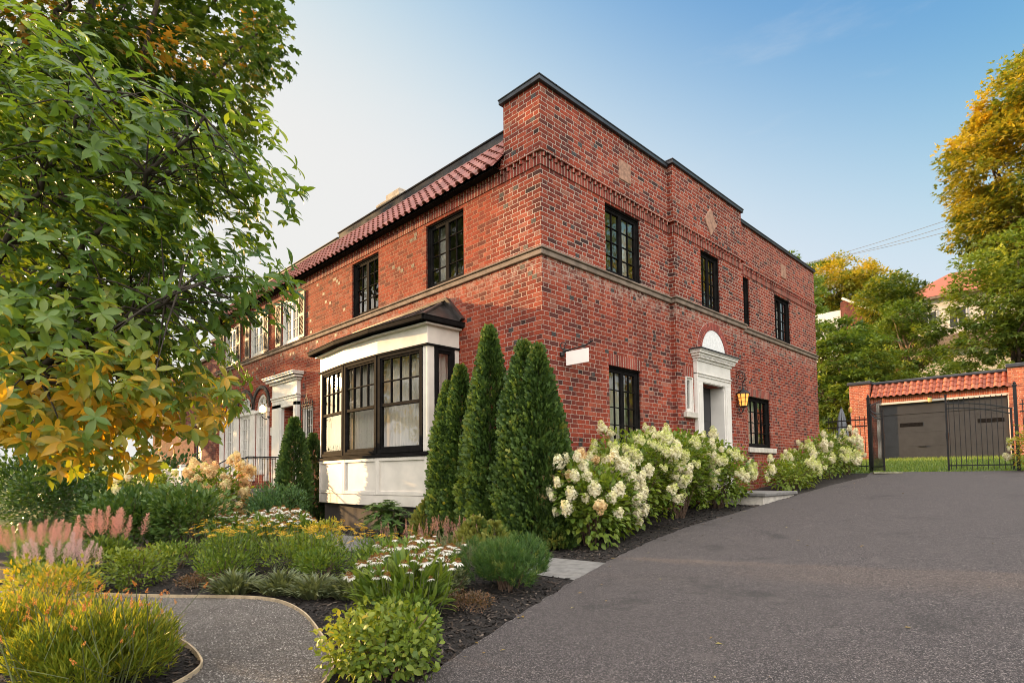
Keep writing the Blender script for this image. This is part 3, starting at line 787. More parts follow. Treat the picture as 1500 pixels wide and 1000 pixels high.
def curtain(parent, fn, u0, u1, z0, z1, o, amp=.02, wl_=.11, mat='sheer', name='curtain'):
    n = max(12, int((u1 - u0) / wl_ * 8)); vs = []
    ph = random.uniform(0, 6)
    for zz, k in ((z0, 1.25), ((z0 + z1) / 2, 1.), (z1, .8)):
        for i in range(n + 1):
            u = u0 + (u1 - u0) * i / n
            vs.append(fn(u, zz, o + amp * k * (sin(2 * pi * u / wl_ + ph + .7 * sin(u * 9)) + .35 * sin(u * 41))))
    fs = [(r * (n + 1) + i, r * (n + 1) + i + 1, (r + 1) * (n + 1) + i + 1, (r + 1) * (n + 1) + i) for r in range(2) for i in range(n)]
    b = MB(); b.add(vs, fs); return b.build(name, M[mat], parent, smooth=True, recalc=False)

for h in FW: 
    o = window(FY, *h, 2, 2, 4, M['blackpaint']); curtain(o, FY, h[0] + .05, h[0] + .30, h[2], h[3], -.30); curtain(o, FY, h[1] - .28, h[1] - .05, h[2], h[3], -.30)
SHX = [((-10.38, -10.03), (-8.88, -8.53)), ((-12.73, -12.38), (-11.25, -10.92)), ((-15.02, -14.66), (-13.50, -13.16))]
for h, s_ in zip(WW, SHX): window(FY, *h, 2, 2, 4, M['white'], set_in=.06, shutters=s_)
for i, h in enumerate(SW):
    lv, cc, rr_ = [(2, 2, 4), (2, 2, 5), (1, 1, 4), (2, 2, 4), (2, 2, 4)][i]
    o = window(SX, *h, lv, cc, rr_, M['blackpaint'], sill=.16 if i == 4 else None)
    if i in (1, 4): curtain(o, SX, h[0] + .04, h[1] - .04, h[2], h[3], -.34, wl_=.14)
    if i in (0, 3): curtain(o, SX, h[1] - .3, h[1] - .05, h[2], h[3], -.3)
window(PX, *PW[0], 2, 2, 4, M['blackpaint'])
o = window(PX, *PW[1], 1, 1, 1, M['white'], set_in=.03, fr=.04, sash=.025)
b = MB(); b.box(4.27, 4.735, 1.18, 1.303, -.05, .09, PX); b.build('sill', M['pale_stone'], o, bevel=.008)
# soldier lintels
for q in ((1.80, 2.86, 2.003, 2.215, SX), (7.72, 9.22, 1.963, 2.16, SX), (4.30, 4.72, 2.063, 2.29, PX)):
    b = MB(); b.box(*q[:4], -.05, .008, q[4]); b.build('soldier_lintel', M['soldier'], house)

# arched french windows of the left half, with hood moulds
for a, c in ARCH:
    uc, ru = (a + c) / 2, (c - a) / 2
    o = window(FY, a + .002, c - .002, .10, 1.97, 2, 2, 5, M['white'], set_in=.07, fr=.07)
    b = MB(); g = MB(); n = 14
    arc = lambda r, q, i: (uc - r * cos(pi * i / n), 2.03 + q * sin(pi * i / n))
    for i in range(n):
        p0, p1, p2, p3 = arc(ru - .003, .487, i), arc(ru - .003, .487, i + 1), arc(ru - .08, .41, i + 1), arc(ru - .08, .41, i)
        b.prism([p0, p1, p2, p3], -.12, -.04, FY)
        q0, q1 = arc(ru * .45, .22, i), arc(ru * .45, .22, i + 1); q2, q3 = arc(ru * .45 - .02, .20, i + 1), arc(ru * .45 - .02, .20, i)
        b.prism([q0, q1, q2, q3], -.10, -.06, FY)
        g.add([FY(uc, 2.03, -.08), FY(*arc(ru - .07, .42, i), -.08), FY(*arc(ru - .07, .42, i + 1), -.08)], [(0, 1, 2)])
    for an in (3, 5.5, 7, 8.5, 11):
        i = an; b.bar(FY(*arc(ru * .43, .21, i), -.08), FY(*arc(ru - .05, .44, i), -.08), .02, .03)
    b.box(a - .04, c + .04, 1.96, 2.04, -.11, .05, FY)
    b.build('fanlight', M['white'], o); g.build('fanlight_pane', M['glass'], o, recalc=False)
    curtain(o, FY, a + .05, c - .05, .12, 2.0, -.30)
b = MB()
for u0, u1 in ((-14.86, -14.60), (-13.56, -13.22), (-12.18, -11.88), (-10.96, -10.84)):
    b.box(u0, u1, -.1, 1.93, .0, .07, FY); b.box(u0 - .04, u1 + .04, 1.93, 2.06, .0, .11, FY); b.box(u0 - .03, u1 + .03, -.10, .05, .0, .10, FY)
b.build('white_pilaster', M['white'], house, bevel=.006)
b = MB()
for a, c in ARCH:
    uc, ru = (a + c) / 2, (c - a) / 2 + .13; n = 22
    for i in range(n):
        p = lambda r, q, k: (uc - r * cos(pi * k / n), 2.08 + q * sin(pi * k / n))
        b.prism([p(ru, .60, i), p(ru, .60, i + .9), p(ru + .10, .70, i + .9), p(ru + .10, .70, i)], -.01, .05, FY)
b.build('hood_mould', M['clinker'], house)

# ------------------------------------------------------------------ white front entrance (left half)
b = MB()
for u0, u1 in ((-10.42, -9.82), (-9.03, -8.80)):
    b.box(u0, u1, -.25, 2.05, -.02, .10, FY); b.box(u0 + .05, u1 - .05, -.05, 1.95, .10, .125, FY)
b.box(-10.42, -8.80, 2.05, 2.62, -.02, .10, FY); b.box(-10.42, -8.80, 1.945, 2.049, -.02, .10, FY)
for k, (z, o_, e) in enumerate(((2.15, .12, .0), (2.22, .14, .02), (2.62, .16, .05), (2.68, .24, .12), (2.75, .30, .18), (2.80, .33, .20))):
    b.box(-10.44 - e, -8.78 + e, z, z + (.05 if k < 5 else .03), 0, o_, FY)
b.build('entrance_surround', M['white'], house, bevel=.006)
b = MB(); b.box(-9.80, -9.05, -.25, 1.94, -.50, -.45, FY)
for z0, z1 in ((.0, .75), (.95, 1.75)): b.box(-9.70, -9.15, z0, z1, -.449, -.435, FY)
d = b.build('front_door', M['blackpaint'], house)
b = MB(); b.lathe([(.0, 0), (.03, .005), (.03, .03), (0, .045)], (-9.16, .42, .85), 8); b.build('handle', M['edging'], d)
# iron grille window beside the entrance
o = window(FY, -8.62, -8.06, 1.05, 1.86, 1, 2, 3, M['white'], set_in=.06)
b = MB()
for i in range(6):
    u = -8.68 + i * .135; b.bar(FY(u, 1.0, .05), FY(u, 1.92, .05), .016)
    b.lathe([(.0, .10), (.014, .05), (.02, .02), (.006, 0)], FY(u, 1.92, .05), 6)
for z in (1.02, 1.14, 1.80, 1.90): b.bar(FY(-8.72, z, .05), FY(-7.97, z, .05), .016)
b.tube([FY(-8.34 + .10 * cos(a), 1.99 + .10 * sin(a), .05) for a in np.linspace(0, 2 * pi, 13)], .008, 5)
b.bar(FY(-8.34, 1.9, .05), FY(-8.34, 2.2, .05), .014)
b.build('grille', M['iron'], o)
b = MB(); b.box(-8.75, -7.95, .92, 1.0, -.02, .07, FY); b.build('sill', M['clinker'], o)
b = MB(); b.box(-10.72, -10.60, 1.22, 1.46, .0, .02, FY); b.build('number_plate', M['offwhite'], house)

# ------------------------------------------------------------------ white door on the side
b = MB()
for u0, u1 in ((4.745, 4.99), (6.09, 6.36)): b.box(u0, u1, -.62, 2.0, -.02, .09, PX); b.box(u0 + .05, u1 - .05, -.5, 1.93, .09, .105, PX)
b.box(4.745, 6.36, 2.0, 2.44, -.02, .09, PX); b.box(5.0, 6.08, 1.981, 1.999, -.28, .085, PX)
for (z, h_, o_, e) in ((2.10, .035, .11, -.02), (2.155, .03, .12, .0), (2.44, .05, .12, .015), (2.49, .05, .15, .04), (2.54, .05, .19, .08), (2.59, .05, .23, .115), (2.64, .03, .25, .13)):
    b.box(4.745 - e, 6.36 + e, z, z + h_, -.01, o_, PX)
u = 4.70
while u < 6.40: b.box(u, u + .03, 2.495, 2.538, .15, .178, PX); u += .058
b.box(4.992, 5.03, -.45, 1.98, -.29, .06, PX); b.box(6.05, 6.088, -.45, 1.98, -.29, .06, PX)   # jambs
b.build('door_surround', M['white'], house, bevel=.005)
b = MB(); b.box(4.57, 6.53, 2.671, 2.690, -.01, .28, PX); b.build('lead_flashing', M['slate'], house)
b = MB(); b.box(5.031, 6.049, -.42, 1.98, -.32, -.27, PX)
for z0, z1, a0, a1 in ((1.2, 1.85, 5.13, 5.48), (1.2, 1.85, 5.60, 5.95), (-.25, .2, 5.13, 5.48), (-.25, .2, 5.60, 5.95)): b.box(a0, a1, z0, z1, -.2699, -.256, PX)
d = b.build('side_door', M['charcoal'], house, bevel=.004)
b = MB(); b.box(5.15, 5.47, .42, 1.0, -.2699, -.260, PX); b.build('door_light', M['signface'], d)
b = MB(); b.lathe([(0, 0), (.03, .01), (.03, .04), (0, .05)], PX(5.09, .58, -.23), 8); b.build('handle', M['edging'], d)
n = 20; LC = 5.70
b = MB(); b.prism([(LC - .575 * cos(pi * i / n), 2.70 + .56 * sin(pi * i / n)) for i in range(n + 1)], -.02, .012, PX); b.build('lunette', M['stucco'], house)
b = MB(); n = 30
for ri, r0 in enumerate((.585, .677)):
    for i in range(n):
        p = lambda r, k: (LC - r * cos(pi * k / n), 2.70 + (r - .02) * sin(pi * k / n))
        b.t = random.random(); b.prism([p(r0, i + .07), p(r0, i + .93), p(r0 + .086, i + .93), p(r0 + .086, i + .07)], -.02, .024 - ri * .008, PX)
M['arch_brick'] = tile_mat('arch_brick', [(0, (.18, .04, .035)), (.5, (.30, .055, .04)), (1, (.38, .10, .07))])
b.build('brick_arch', M['arch_brick'], house)
b = MB(); b.prism([(LC - .77 * cos(pi * i / n), 2.70 + .75 * sin(pi * i / n)) for i in range(n + 1)], -.03, .003, PX); b.build('arch_mortar', M['pale_stone'], house)

# ------------------------------------------------------------------ bay window (gently bowed in three facets)
bay = thing('bay_window', '', '', (-4.15, -.5, gzf(-4.15, -.5)))
for k in ('label', 'category'): del bay[k]
attach(bay, house)
BP = [(-2.12, -.72), (-3.54, -.86), (-4.85, -.86), (-6.18, -.72)]
def facet(p, q):
    p = Vector((*p, 0)); q = Vector((*q, 0)); d = (q - p); L = d.length; d.normalize(); n = Vector((d.y, -d.x, 0))
    if n.y > 0: n = -n
    return (lambda u, z, o: tuple(p + d * u + n * o + Vector((0, 0, z)))), L
fac = [facet(BP[i], BP[i + 1]) for i in range(3)]
side = (lambda u, z, o: (-2.12 + o, -.72 + u, z)), .72          # the visible return, facing the driveway
side2 = (lambda u, z, o: (-6.18 - o, -.72 + u, z)), .72
def ring(b, z0, z1, off):
    P = [(-2.12 + off, .0), (-2.12 + off, -.72 - off)] + [(x, y - off) for x, y in BP[1:3]] + [(-6.18 - off, -.72 - off), (-6.18 - off, .0)]
    b.prism(P, z0, z1, lambda u, y, z: (u, y, z))
b = MB(); ring(b, -.55, .36, .0); ring(b, -.56, -.36, .02)
for fn, L in fac:
    w_ = .07
    b.box(.0, w_, -.355, .355, .0, .03, fn); b.box(L - w_, L, -.355, .355, .0, .03, fn); b.box(w_, L - w_, -.355, -.28, .0, .03, fn); b.box(w_, L - w_, .29, .355, .0, .03, fn)
    b.box(w_, w_ + .025, -.28, .29, .0, .016, fn); b.box(L - w_ - .025, L - w_, -.28, .29, .0, .016, fn)
fn, L = side; b.box(.0, .10, -.355, .355, .0, .03, fn); b.box(L - .10, L - .002, -.355, .355, .0, .03, fn)
b.build('apron', M['offwhite'], bay, bevel=.005)
b = MB(); ring(b, .36, .41, .05); ring(b, .411, .44, .02); b.build('sill', M['blackpaint'], bay, bevel=.005)
b = MB(); ring(b, 2.37, 2.72, .015); ring(b, 2.70, 2.735, .10)
for (fn, L), (a0, a1) in ((fac[0], (0, .12)), (side, (0, .14)), (side, (.60, .718)), (fac[2], (fac[2][1] - .10, fac[2][1])), (side2, (0, .12)), (side2, (.6, .718))):
    b.box(a0, a1, .44, 2.37, -.10, .012, fn)
b.build('fascia', M['offwhite'], bay, bevel=.005)
b = MB(); ring(b, 2.335, 2.372, .045); b.build('head_mould', M['blackpaint'], bay, bevel=.004)
def sash(fn, a0, a1, cols):
    b = MB(); bx = lambda *a: b.box(*a, fn)
    f_ = .075
    bx(a0, a0 + f_, .44, 2.335, -.08, .03); bx(a1 - f_, a1, .44, 2.335, -.08, .03); bx(a0 + f_, a1 - f_, .44, .51, -.08, .03); bx(a0 + f_, a1 - f_, 2.27, 2.335, -.08, .03)
    g0, g1 = a0 + f_, a1 - f_; s_ = .028
    bx(g0, g0 + s_, .51, 2.27, -.06, .012); bx(g1 - s_, g1, .51, 2.27, -.06, .012); bx(g0 + s_, g1 - s_, .51, .56, -.06, .012); bx(g0 + s_, g1 - s_, 1.33, 1.39, -.06, .016); bx(g0 + s_, g1 - s_, 2.235, 2.27, -.06, .012)
    g0 += s_; g1 -= s_
    for k in range(1, cols):
        q = g0 + (g1 - g0) * k / cols; bx(q - .011, q + .011, 1.39, 2.235, -.045, .006)
    if cols > 1: bx(g0, g1, 1.80, 1.822, -.043, .008)
    o = b.build('sash_window', M['blackpaint'], bay, bevel=.004)
    g = MB(); g.add([fn(g0, .56, -.02), fn(g1, .56, -.02), fn(g1, 1.33, -.02), fn(g0, 1.33, -.02)], [(0, 1, 2, 3)])
    g.add([fn(g0, 1.39, -.02), fn(g1, 1.39, -.018), fn(g1, 2.235, -.02), fn(g0, 2.235, -.022)], [(0, 1, 2, 3)])
    g.build('pane', M['glass'], bay, recalc=False)
    return o
for i, (fn, L) in enumerate(fac):
    sash(fn, .12 if i == 0 else .02, L - (.10 if i == 2 else .02), 4)
    curtain(bay, fn, .05, L - .03, .42, 2.36, -.22, amp=.022, wl_=.10)
sash(side[0], .14, .60, 1); curtain(bay, side[0], .16, .70, .42, 2.36, -.16, amp=.02)
b = MB(); ring(b, .30, .36, -.02); ring(b, 2.36, 2.39, -.02); b.build('bay_floor', M['roomwall'], bay)
b = MB(); b.box(-6.0, -2.3, -.70, -.002, gzf(-4, -.5) - .2, -.562); b.build('bay_footing', M['darkroom'], bay)
# hipped metal roof with seams, gutter and wall flashing
b = MB()
E_ = [(-1.98, .0), (-1.98, -.92), (-3.52, -1.06), (-4.87, -1.06), (-6.36, -.92), (-6.36, .0)]
TOP = [(-2.55, .0), (-2.55, -.06), (-3.6, -.06), (-4.8, -.06), (-5.78, -.06), (-5.78, .0)]
ze, zt = 2.835, 3.32
vs = [(x, y, ze) for x, y in E_] + [(x, y, zt) for x, y in TOP]
b.add(vs, [(i, i + 1, 6 + i + 1, 6 + i) for i in range(5)])
b.add([(x, y, ze) for x, y in E_], [tuple(range(6))])
sm_ = MB()
def seam(p, q, w_=.022): sm_.bar((p[0], p[1], ze + .012), (q[0], q[1], zt + .012), w_, .035)
for i in (1, 4): seam(E_[i], TOP[i], .06)
for k in range(1, 9):
    f_ = k / 9; x = E_[1][0] + (E_[4][0] - E_[1][0]) * f_
    y = np.interp(-x, [1.98, 3.52, 4.87, 6.36], [-.92, -1.06, -1.06, -.92]); xt = -2.55 + (-5.78 + 2.55) * f_
    seam((x, y), (xt, -.06))
b.build('bay_roof', M['roofmetal'], bay, recalc=True); sm_.build('standing_seam', M['roofseam'], bay)
b = MB()
G = E_[:]
for p, q in zip(G[:-1], G[1:]):
    p = Vector((*p, 0)); q = Vector((*q, 0)); d = (q - p).normalized()
    b.bar(p + Vector((0, 0, 2.79)), q + Vector((0, 0, 2.79)) + d * .001, .07, .085); b.bar(p + Vector((0, 0, 2.832)) - d * .03, q + Vector((0, 0, 2.832)) + d * .03, .09, .018)
b.build('gutter', M['blackpaint'], bay, bevel=.006)
b = MB()
b.prism([(-6.05, 3.05), (-5.90, 3.34), (-2.42, 3.37), (-1.98, 2.90), (-2.12, 2.86), (-2.50, 3.27), (-5.80, 3.24), (-5.90, 3.02)], .0, .05, FY)
b.prism([(-5.92, 3.31), (-5.90, 3.36), (-2.40, 3.40), (-1.93, 2.91), (-1.98, 2.88), (-2.43, 3.35)], .0, .085, FY)
b.build('wall_flashing', M['roofmetal'], bay)

# ================================================================== THINGS FIXED TO OR STANDING BY THE HOUSE
def lantern_side():
    t = thing('wall_lantern', 'wrought iron scroll lantern with lit amber panes beside the white side door', 'lantern', (.02, 6.86, 1.85))
    b = MB(); y = 6.86
    b.bar((.02, y, 1.45), (.02, y, 2.42), .035, .02)
    def arc(cx, cz, r0, r1, a0, a1, n=20): return [(cx + (r0 + (r1 - r0) * k / n) * cos(a0 + (a1 - a0) * k / n), y, cz + (r0 + (r1 - r0) * k / n) * sin(a0 + (a1 - a0) * k / n)) for k in range(n + 1)]
    b.tube([(.03, y, 2.34), (.10, y, 2.42), (.22, y, 2.46), (.33, y, 2.38), (.34, y, 2.25), (.28, y, 2.17)] , .013, 6)
    b.tube(arc(.22, 2.32, .10, .02, pi * .9, -pi * 1.9), .010, 6)
    b.tube(arc(.09, 2.22, .07, .02, -pi * .5, pi * 1.4), .009, 6)
    b.tube([(.03, y, 1.95), (.03, y, 1.62), (.07, y, 1.48), (.17, y, 1.42), (.26, y, 1.46), (.29, y, 1.54)], .012, 6)
    b.tube(arc(.20, 1.50, .07, .02, -pi * .5, pi * 1.3), .009, 6)
    b.tube([(.28, y, 2.17), (.28, y, 2.03)], .010, 6)
    b.build('bracket', M['iron'], t, smooth=False)
    c = (.28, y, 1.55)
    b = MB(); b.lathe([(.0, .50), (.02, .49), (.03, .45), (.07, .43), (.165, .36), (.175, .34), (.15, .335)], c, 8)
    b.lathe([(.0, .0), (.04, .01), (.095, .03), (.10, .05), (.085, .05)], c, 8)
    for k in range(8):
        a = 2 * pi * (k + .0) / 8
        b.bar((c[0] + .092 * cos(a), c[1] + .092 * sin(a), c[2] + .04), (c[0] + .148 * cos(a), c[1] + .148 * sin(a), c[2] + .345), .014)
    for f in (.35, .66):
        r = .092 + (.148 - .092) * f
        b.tube([(c[0] + r * cos(2 * pi * k / 8), c[1] + r * sin(2 * pi * k / 8), c[2] + .04 + .305 * f) for k in range(9)], .007, 5)
    b.build('lantern_frame', M['iron'], t)
    b = MB(); b.lathe([(.088, .045), (.142, .34)], c, 8); b.build('glass', M['amber'], t, recalc=False)
lantern_side()

t = thing('hanging_sign', 'small blank pale sign under a black scroll bracket near the house corner', 'sign', (.0, .62, 1.95))
b = MB()
b.lathe([(.0, -.03), (.045, -.03), (.045, .03), (0, .03)], (.02, .46, 2.0), 10)
b.tube([(.0, .46, 2.02), (.10, .47, 2.05), (.26, .53, 2.08), (.40, .62, 2.12), (.50, .68, 2.19)], .011, 6)
for cx, cy, cz, r in ((.06, .44, 2.13, .07), (.47, .66, 2.19, .035)):
    b.tube([(cx + (r - .0015 * k) * cos(.3 * k) * .6, cy + (r - .0015 * k) * cos(.3 * k) * .5, cz + (r - .0015 * k) * sin(.3 * k)) for k in range(26)], .008, 6)
b.build('bracket', M['iron'], t)
b = MB(); a0 = Vector((.10, .47, 0)); a1 = Vector((.44, .64, 0)); d = (a1 - a0); n = Vector((-d.y, d.x, 0)).normalized() * .012
b.add([tuple(p + s_ * n + Vector((0, 0, z))) for s_ in (-1, 1) for p, z in ((a0, 1.80), (a1, 1.84), (a1, 2.07), (a0, 2.03))], [(0, 1, 2, 3), (4, 5, 6, 7), (0, 1, 5, 4), (1, 2, 6, 5), (2, 3, 7, 6), (3, 0, 4, 7)])
b.build('sign_board', M['signface'], t)

t = thing('wall_lamp', 'small lit globe lamp on a scroll arm by the white front entrance', 'lamp', (-10.85, 0, 1.95))
b = MB(); b.tube([(-10.85, 0, 1.75), (-10.85, -.12, 1.70), (-10.85, -.22, 1.78), (-10.85, -.2, 1.88)], .014, 6); b.lathe([(0, -.02), (.06, -.02), (.06, .02), (0, .02)], (-10.85, -.01, 1.78), 8); b.build('bracket', M['iron'], t)
b = MB(); b.lathe([(.03, 0), (.085, .03), (.10, .10), (.085, .18), (.03, .24), (.0, .25)], (-10.85, -.2, 1.88), 12); b.build('globe', M['amber_core'], t, smooth=True)

# stoop beside the side bed
t = thing('stone_stoop', 'low stone step with a pale slab top between the flowering shrubs and the asphalt', 'step', (1.0, 5.6, gzf(1, 5.6)))
b = MB(); z = gzf(1, 5.6)
b.box(.16, 1.50, 4.85, 6.5, z - .3, z + .12); b.build('riser', M['pale_stone'], t, bevel=.01)
b = MB(); b.box(.14, 1.56, 4.80, 6.55, z + .121, z + .19); b.build('slab', M['concrete'], t, bevel=.012)

# porch of the left half
t = thing('front_porch', 'white wooden porch with slim balusters below the arched windows', 'porch', (-12.8, -1.0, gzf(-12.8, -1)))
b = MB(); b.box(-15.3, -10.6, -1.95, -.02, -.42, -.32); b.box(-15.3, -10.6, -1.99, -1.951, -.70, -.33); b.box(-10.60, -10.56, -1.95, -.02, -.70, -.33); b.build('deck', M['offwhite'], t)
b = MB(); b.box(-15.3, -10.55, -1.98, -1.87, .22, .29); b.box(-15.3, -10.55, -1.96, -1.89, -.25, -.18); b.build('rail', M['white'], t, bevel=.006)
for x in (-15.25, -13.7, -12.15, -10.62):
    b = MB(); b.box(x - .06, x + .06, -1.985, -1.865, -.32, .36); b.box(x - .08, x + .08, -2.0, -1.85, .36, .40); b.build('post', M['white'], t, bevel=.006)
bal = None
for x in np.arange(-15.13, -10.7, .125):
    if min(abs(x - q) for q in (-15.25, -13.7, -12.15, -10.62)) < .09: continue
    if bal is None:
        b = MB(); b.box(-.02, .02, -.02, .02, -.18, .22); bal = b.build('baluster', M['white'], t, local=True)
        bal.location = (x + 12.8, -.925, -gzf(-12.8, -1))
    else: link_copy(bal, t, (x + 12.8, -.925, -gzf(-12.8, -1)))
b = MB()
for x in (-15.2, -13, -10.7): b.box(x - .1, x + .1, -1.9, -1.7, -1.4, -.42)
b.build('pier', M['darkroom'], t)
t = thing('front_steps', 'grey stone steps with dark iron handrails rising to the front entrance', 'steps', (-9.4, -2.0, gzf(-9.4, -2)))
b = MB()
z0 = gzf(-9.4, -2.6)
for k in range(6): b.box(-10.1, -8.8, -2.75 + k * .28, -.02, z0 - .2 if k == 0 else z0 + k * .15 - .149, z0 + (k + 1) * .15)
b.build('treads', M['concrete'], t, bevel=.01)
for x in (-10.05, -8.85):
    b = MB()
    P = [(x, -2.75, z0 + .1), (x, -2.75, z0 + .95), (x, -1.35, z0 + 1.72), (x, -.06, z0 + 1.72)]
    b.tube(P[1:], .018, 6); b.tube(P[:2], .016, 6)
    for yy in np.arange(-2.6, -.1, .14):
        zt_ = np.interp(yy, [-2.75, -1.35, -.06], [z0 + .95, z0 + 1.72, z0 + 1.72]); zb = np.interp(yy, [-2.75, -1.35, 0], [z0 + .15, z0 + .9, z0 + .9])
        b.bar((x, yy, zb), (x, yy, zt_), .012)
    b.build('handrail', M['iron'], t)

# ================================================================== NEIGHBOURING HOUSE ON THE LEFT
nb = thing('neighbour_house', 'dark red brick house with a stepped parapet just beyond the far left end', 'house', (-22, 5, gzf(-22, 5)))
b = MB(); ND = [(-19.2, -18.2, .2, 2.0), (-19.2, -18.2, 2.9, 4.2), (-22, -21, .2, 2.0), (-22, -21, 2.9, 4.2)]
NF = mapper('y', 1.2)
wall_faces(b, NF, -29, -16.6, -1.8, 5.0, ND)
b.add([(-16.6, 1.2, -1.8), (-16.6, 13, -1.8), (-16.6, 13, 5.0), (-16.6, 1.2, 5.0)], [(0, 1, 2, 3)])
b.add([(-29, 1.2, 5.0), (-16.6, 1.2, 5.0), (-16.6, 13, 5.0), (-29, 13, 5.0)], [(0, 1, 2, 3)])
b.box(-20, -16.62, 1.25, 1.6, 5.001, 5.7)
b.build('wall', M['far_brick'], nb)
b = MB(); b.box(-29, -16.55, 1.12, 1.2, 2.3, 2.45); b.box(-29, -20.02, 1.1, 1.5, 5.01, 5.12); b.box(-20.05, -16.52, 1.15, 1.7, 5.70, 5.80); b.build('stone_band', M['stone'], nb)
for h in ND:
    w_ = MB(); w_.box(h[0], h[1], h[2], h[3], -.14, -.10, NF); o = w_.build('window', M['white'], nb)
    g = MB(); g.box(h[0] + .08, (h[0] + h[1]) / 2 - .04, h[2] + .08, h[3] - .08, -.099, -.09, NF); g.box((h[0] + h[1]) / 2 + .04, h[1] - .08, h[2] + .08, h[3] - .08, -.099, -.09, NF); g.build('pane', M['slate'], o)

# ================================================================== GARAGE, FENCE AND GATE
gar = thing('brick_garage', 'low orange brick garage with tiled strip and dark door behind the gate', 'garage', (1.6, 25, gzf(1.6, 24)))
GF = mapper('y', 24.0); gz0 = .2
b = MB()
wall_faces(b, GF, -1.14, 3.78, gz0, 3.5, [(-.80, 3.72, gz0 - 1, 3.03, .25)])
b.add([(-1.14, 24.3, 3.5), (3.78, 24.3, 3.5), (3.78, 24.3, 4.1), (-1.14, 24.3, 4.1)], [(0, 1, 2, 3)])
b.box(-1.98, -1.14, 23.85, 24.6, gz0, 4.05); b.box(3.78, 4.75, 23.85, 24.6, gz0, 4.12); b.box(4.751, 8.5, 24.0, 24.6, gz0, 3.3)
b.box(-1.97, 4.74, 24.61, 30, gz0, 3.9)
b.build('wall', M['garage_brick'], gar)
M['garage_soldier'] = brick_mat('garage_soldier_brick', 'soldier', house=False, mort=(.48, .34, .27), ramp=[(0, (.32, .08, .045)), (.6, (.46, .11, .06)), (1, (.5, .17, .10))])
b = MB(); b.box(-1.13, 3.77, 3.10, 3.36, 0, .015, GF); b.build('soldier_course', M['garage_soldier'], gar)
tile_roof(-1.13, 3.77, 23.78, 3.37, 24.30, 4.02, 3, .245, M['garage_tile'], gar, 5)
b = MB(); b.add([(-1.13, 23.8, 3.365), (3.77, 23.8, 3.365), (3.77, 24.31, 4.0), (-1.13, 24.31, 4.0)], [(0, 1, 2, 3)]); b.build('roof_deck', M['blackpaint'], gar)
b = MB(); b.box(-1.13, 3.77, 24.18, 24.62, 4.03, 4.15); b.box(-2.05, -1.08, 23.78, 24.66, 4.051, 4.20); b.box(3.72, 4.82, 23.78, 24.66, 4.121, 4.28); b.build('coping', M['slate'], gar, bevel=.02)
b = MB(); b.box(-.93, -.795, gz0, 3.03, -.06, .03, GF); b.box(3.715, 3.85, gz0, 3.03, -.06, .03, GF); b.box(-.93, 3.85, 3.031, 3.13, -.06, .035, GF); b.build('door_frame', M['offwhite'], gar, bevel=.01)
for a0, a1 in ((-.79, 3.71),):
    b = MB(); b.box(a0, a1, gz0, 3.02, -.20, -.14, GF)
    for z in (1.1, 1.72, 2.36): b.box(a0 + .01, a1 - .01, z, z + .012, -.1399, -.134, GF)
    b.box(a0, a1, 2.55, 2.59, -.1399, -.11, GF)
    d = b.build('door', M['charcoal'], gar)
    for q in (-.05, 2.72): b = MB(); b.box(q, q + .86, 1.98, 2.15, -.1399, -.13, GF); b.build('slot_window', M['blackpaint'], d)
    b = MB(); b.box(.62, .92, 1.06, 1.10, -.1399, -.10, GF); b.build('handle', M['iron'], d)
t = thing('garage_lamp', 'small brass lamp over the middle of the dark garage door', 'lamp', (1.15, 23.95, 3.2))
b = MB(); b.box(1.08, 1.22, 23.86, 23.99, 3.20, 3.24); b.box(1.10, 1.20, 23.90, 23.985, 3.15, 3.2); b.build('hood', M['iron'], t)
b = MB(); b.lathe([(0, 0), (.07, .02), (.08, .2), (0, .22)], (1.15, 23.88, 2.98), 8); b.build('glass', simple('brass_glass', (.6, .38, .12), .4), t)

def pickets(b, p0, p1, n, zb, zt_fn, w_=.016):
    for k in range(n):
        f_ = (k + .5) / n; x = p0[0] + (p1[0] - p0[0]) * f_; y = p0[1] + (p1[1] - p0[1]) * f_
        zt = zt_fn(f_); b.bar((x, y, zb), (x, y, zt), w_); b.lathe([(w_ * .7, 0), (w_ * .9, .01), (0, .06)], (x, y, zt), 4)
def post(b, x, y, z0, z1, w_=.055):
    b.box(x - w_ / 2, x + w_ / 2, y - w_ / 2, y + w_ / 2, z0, z1); b.box(x - w_ * .7, x + w_ * .7, y - w_ * .7, y + w_ * .7, z1, z1 + .03)
def gate_leaf(label, p0, p1, arcs):
    """p0 hinge, p1 free end; arched pair of rails drops toward the end given by arcs"""
    zb = gzf(*p0) + .02
    t = thing('gate_leaf', label, 'gate', (*p0, gzf(*p0)), group='iron driveway gate leaves')
    P = lambda f_, z: (p0[0] + (p1[0] - p0[0]) * f_, p0[1] + (p1[1] - p0[1]) * f_, z)
    zr = lambda f_: zb + arcs[0] + (arcs[1] - arcs[0]) * (1 - (1 - f_) ** 2)
    b = MB(); post(b, *P(.0, 0)[:2], zb, zb + max(arcs) * (.86 if arcs[0] < arcs[1] else 1.08), .045); post(b, *P(1, 0)[:2], zb, zb + max(arcs) * (1.12 if arcs[1] > arcs[0] else .9), .045)
    for off in (0, -.14): b.tube([P(f_, zr(f_) + off) for f_ in np.linspace(0, 1, 15)], .018, 5)
    b.bar(P(0, zb + .14), P(1, zb + .14), .035); b.build('frame', M['iron'], t)
    b = MB(); pickets(b, p0, p1, 12, zb + .02, lambda f_: zb + max(arcs) + .10); b.build('pickets', M['iron'], t)
    b = MB(); b.box(p1[0] - .03, p1[0] + .03, p1[1] - .05, p1[1] + .05, zb + .9, zb + 1.08); b.build('latch', M['iron'], t)
gate_leaf('closed arched iron gate leaf standing across the garage door', (4.62, 13.75), (3.20, 13.75), (1.66, 1.92))
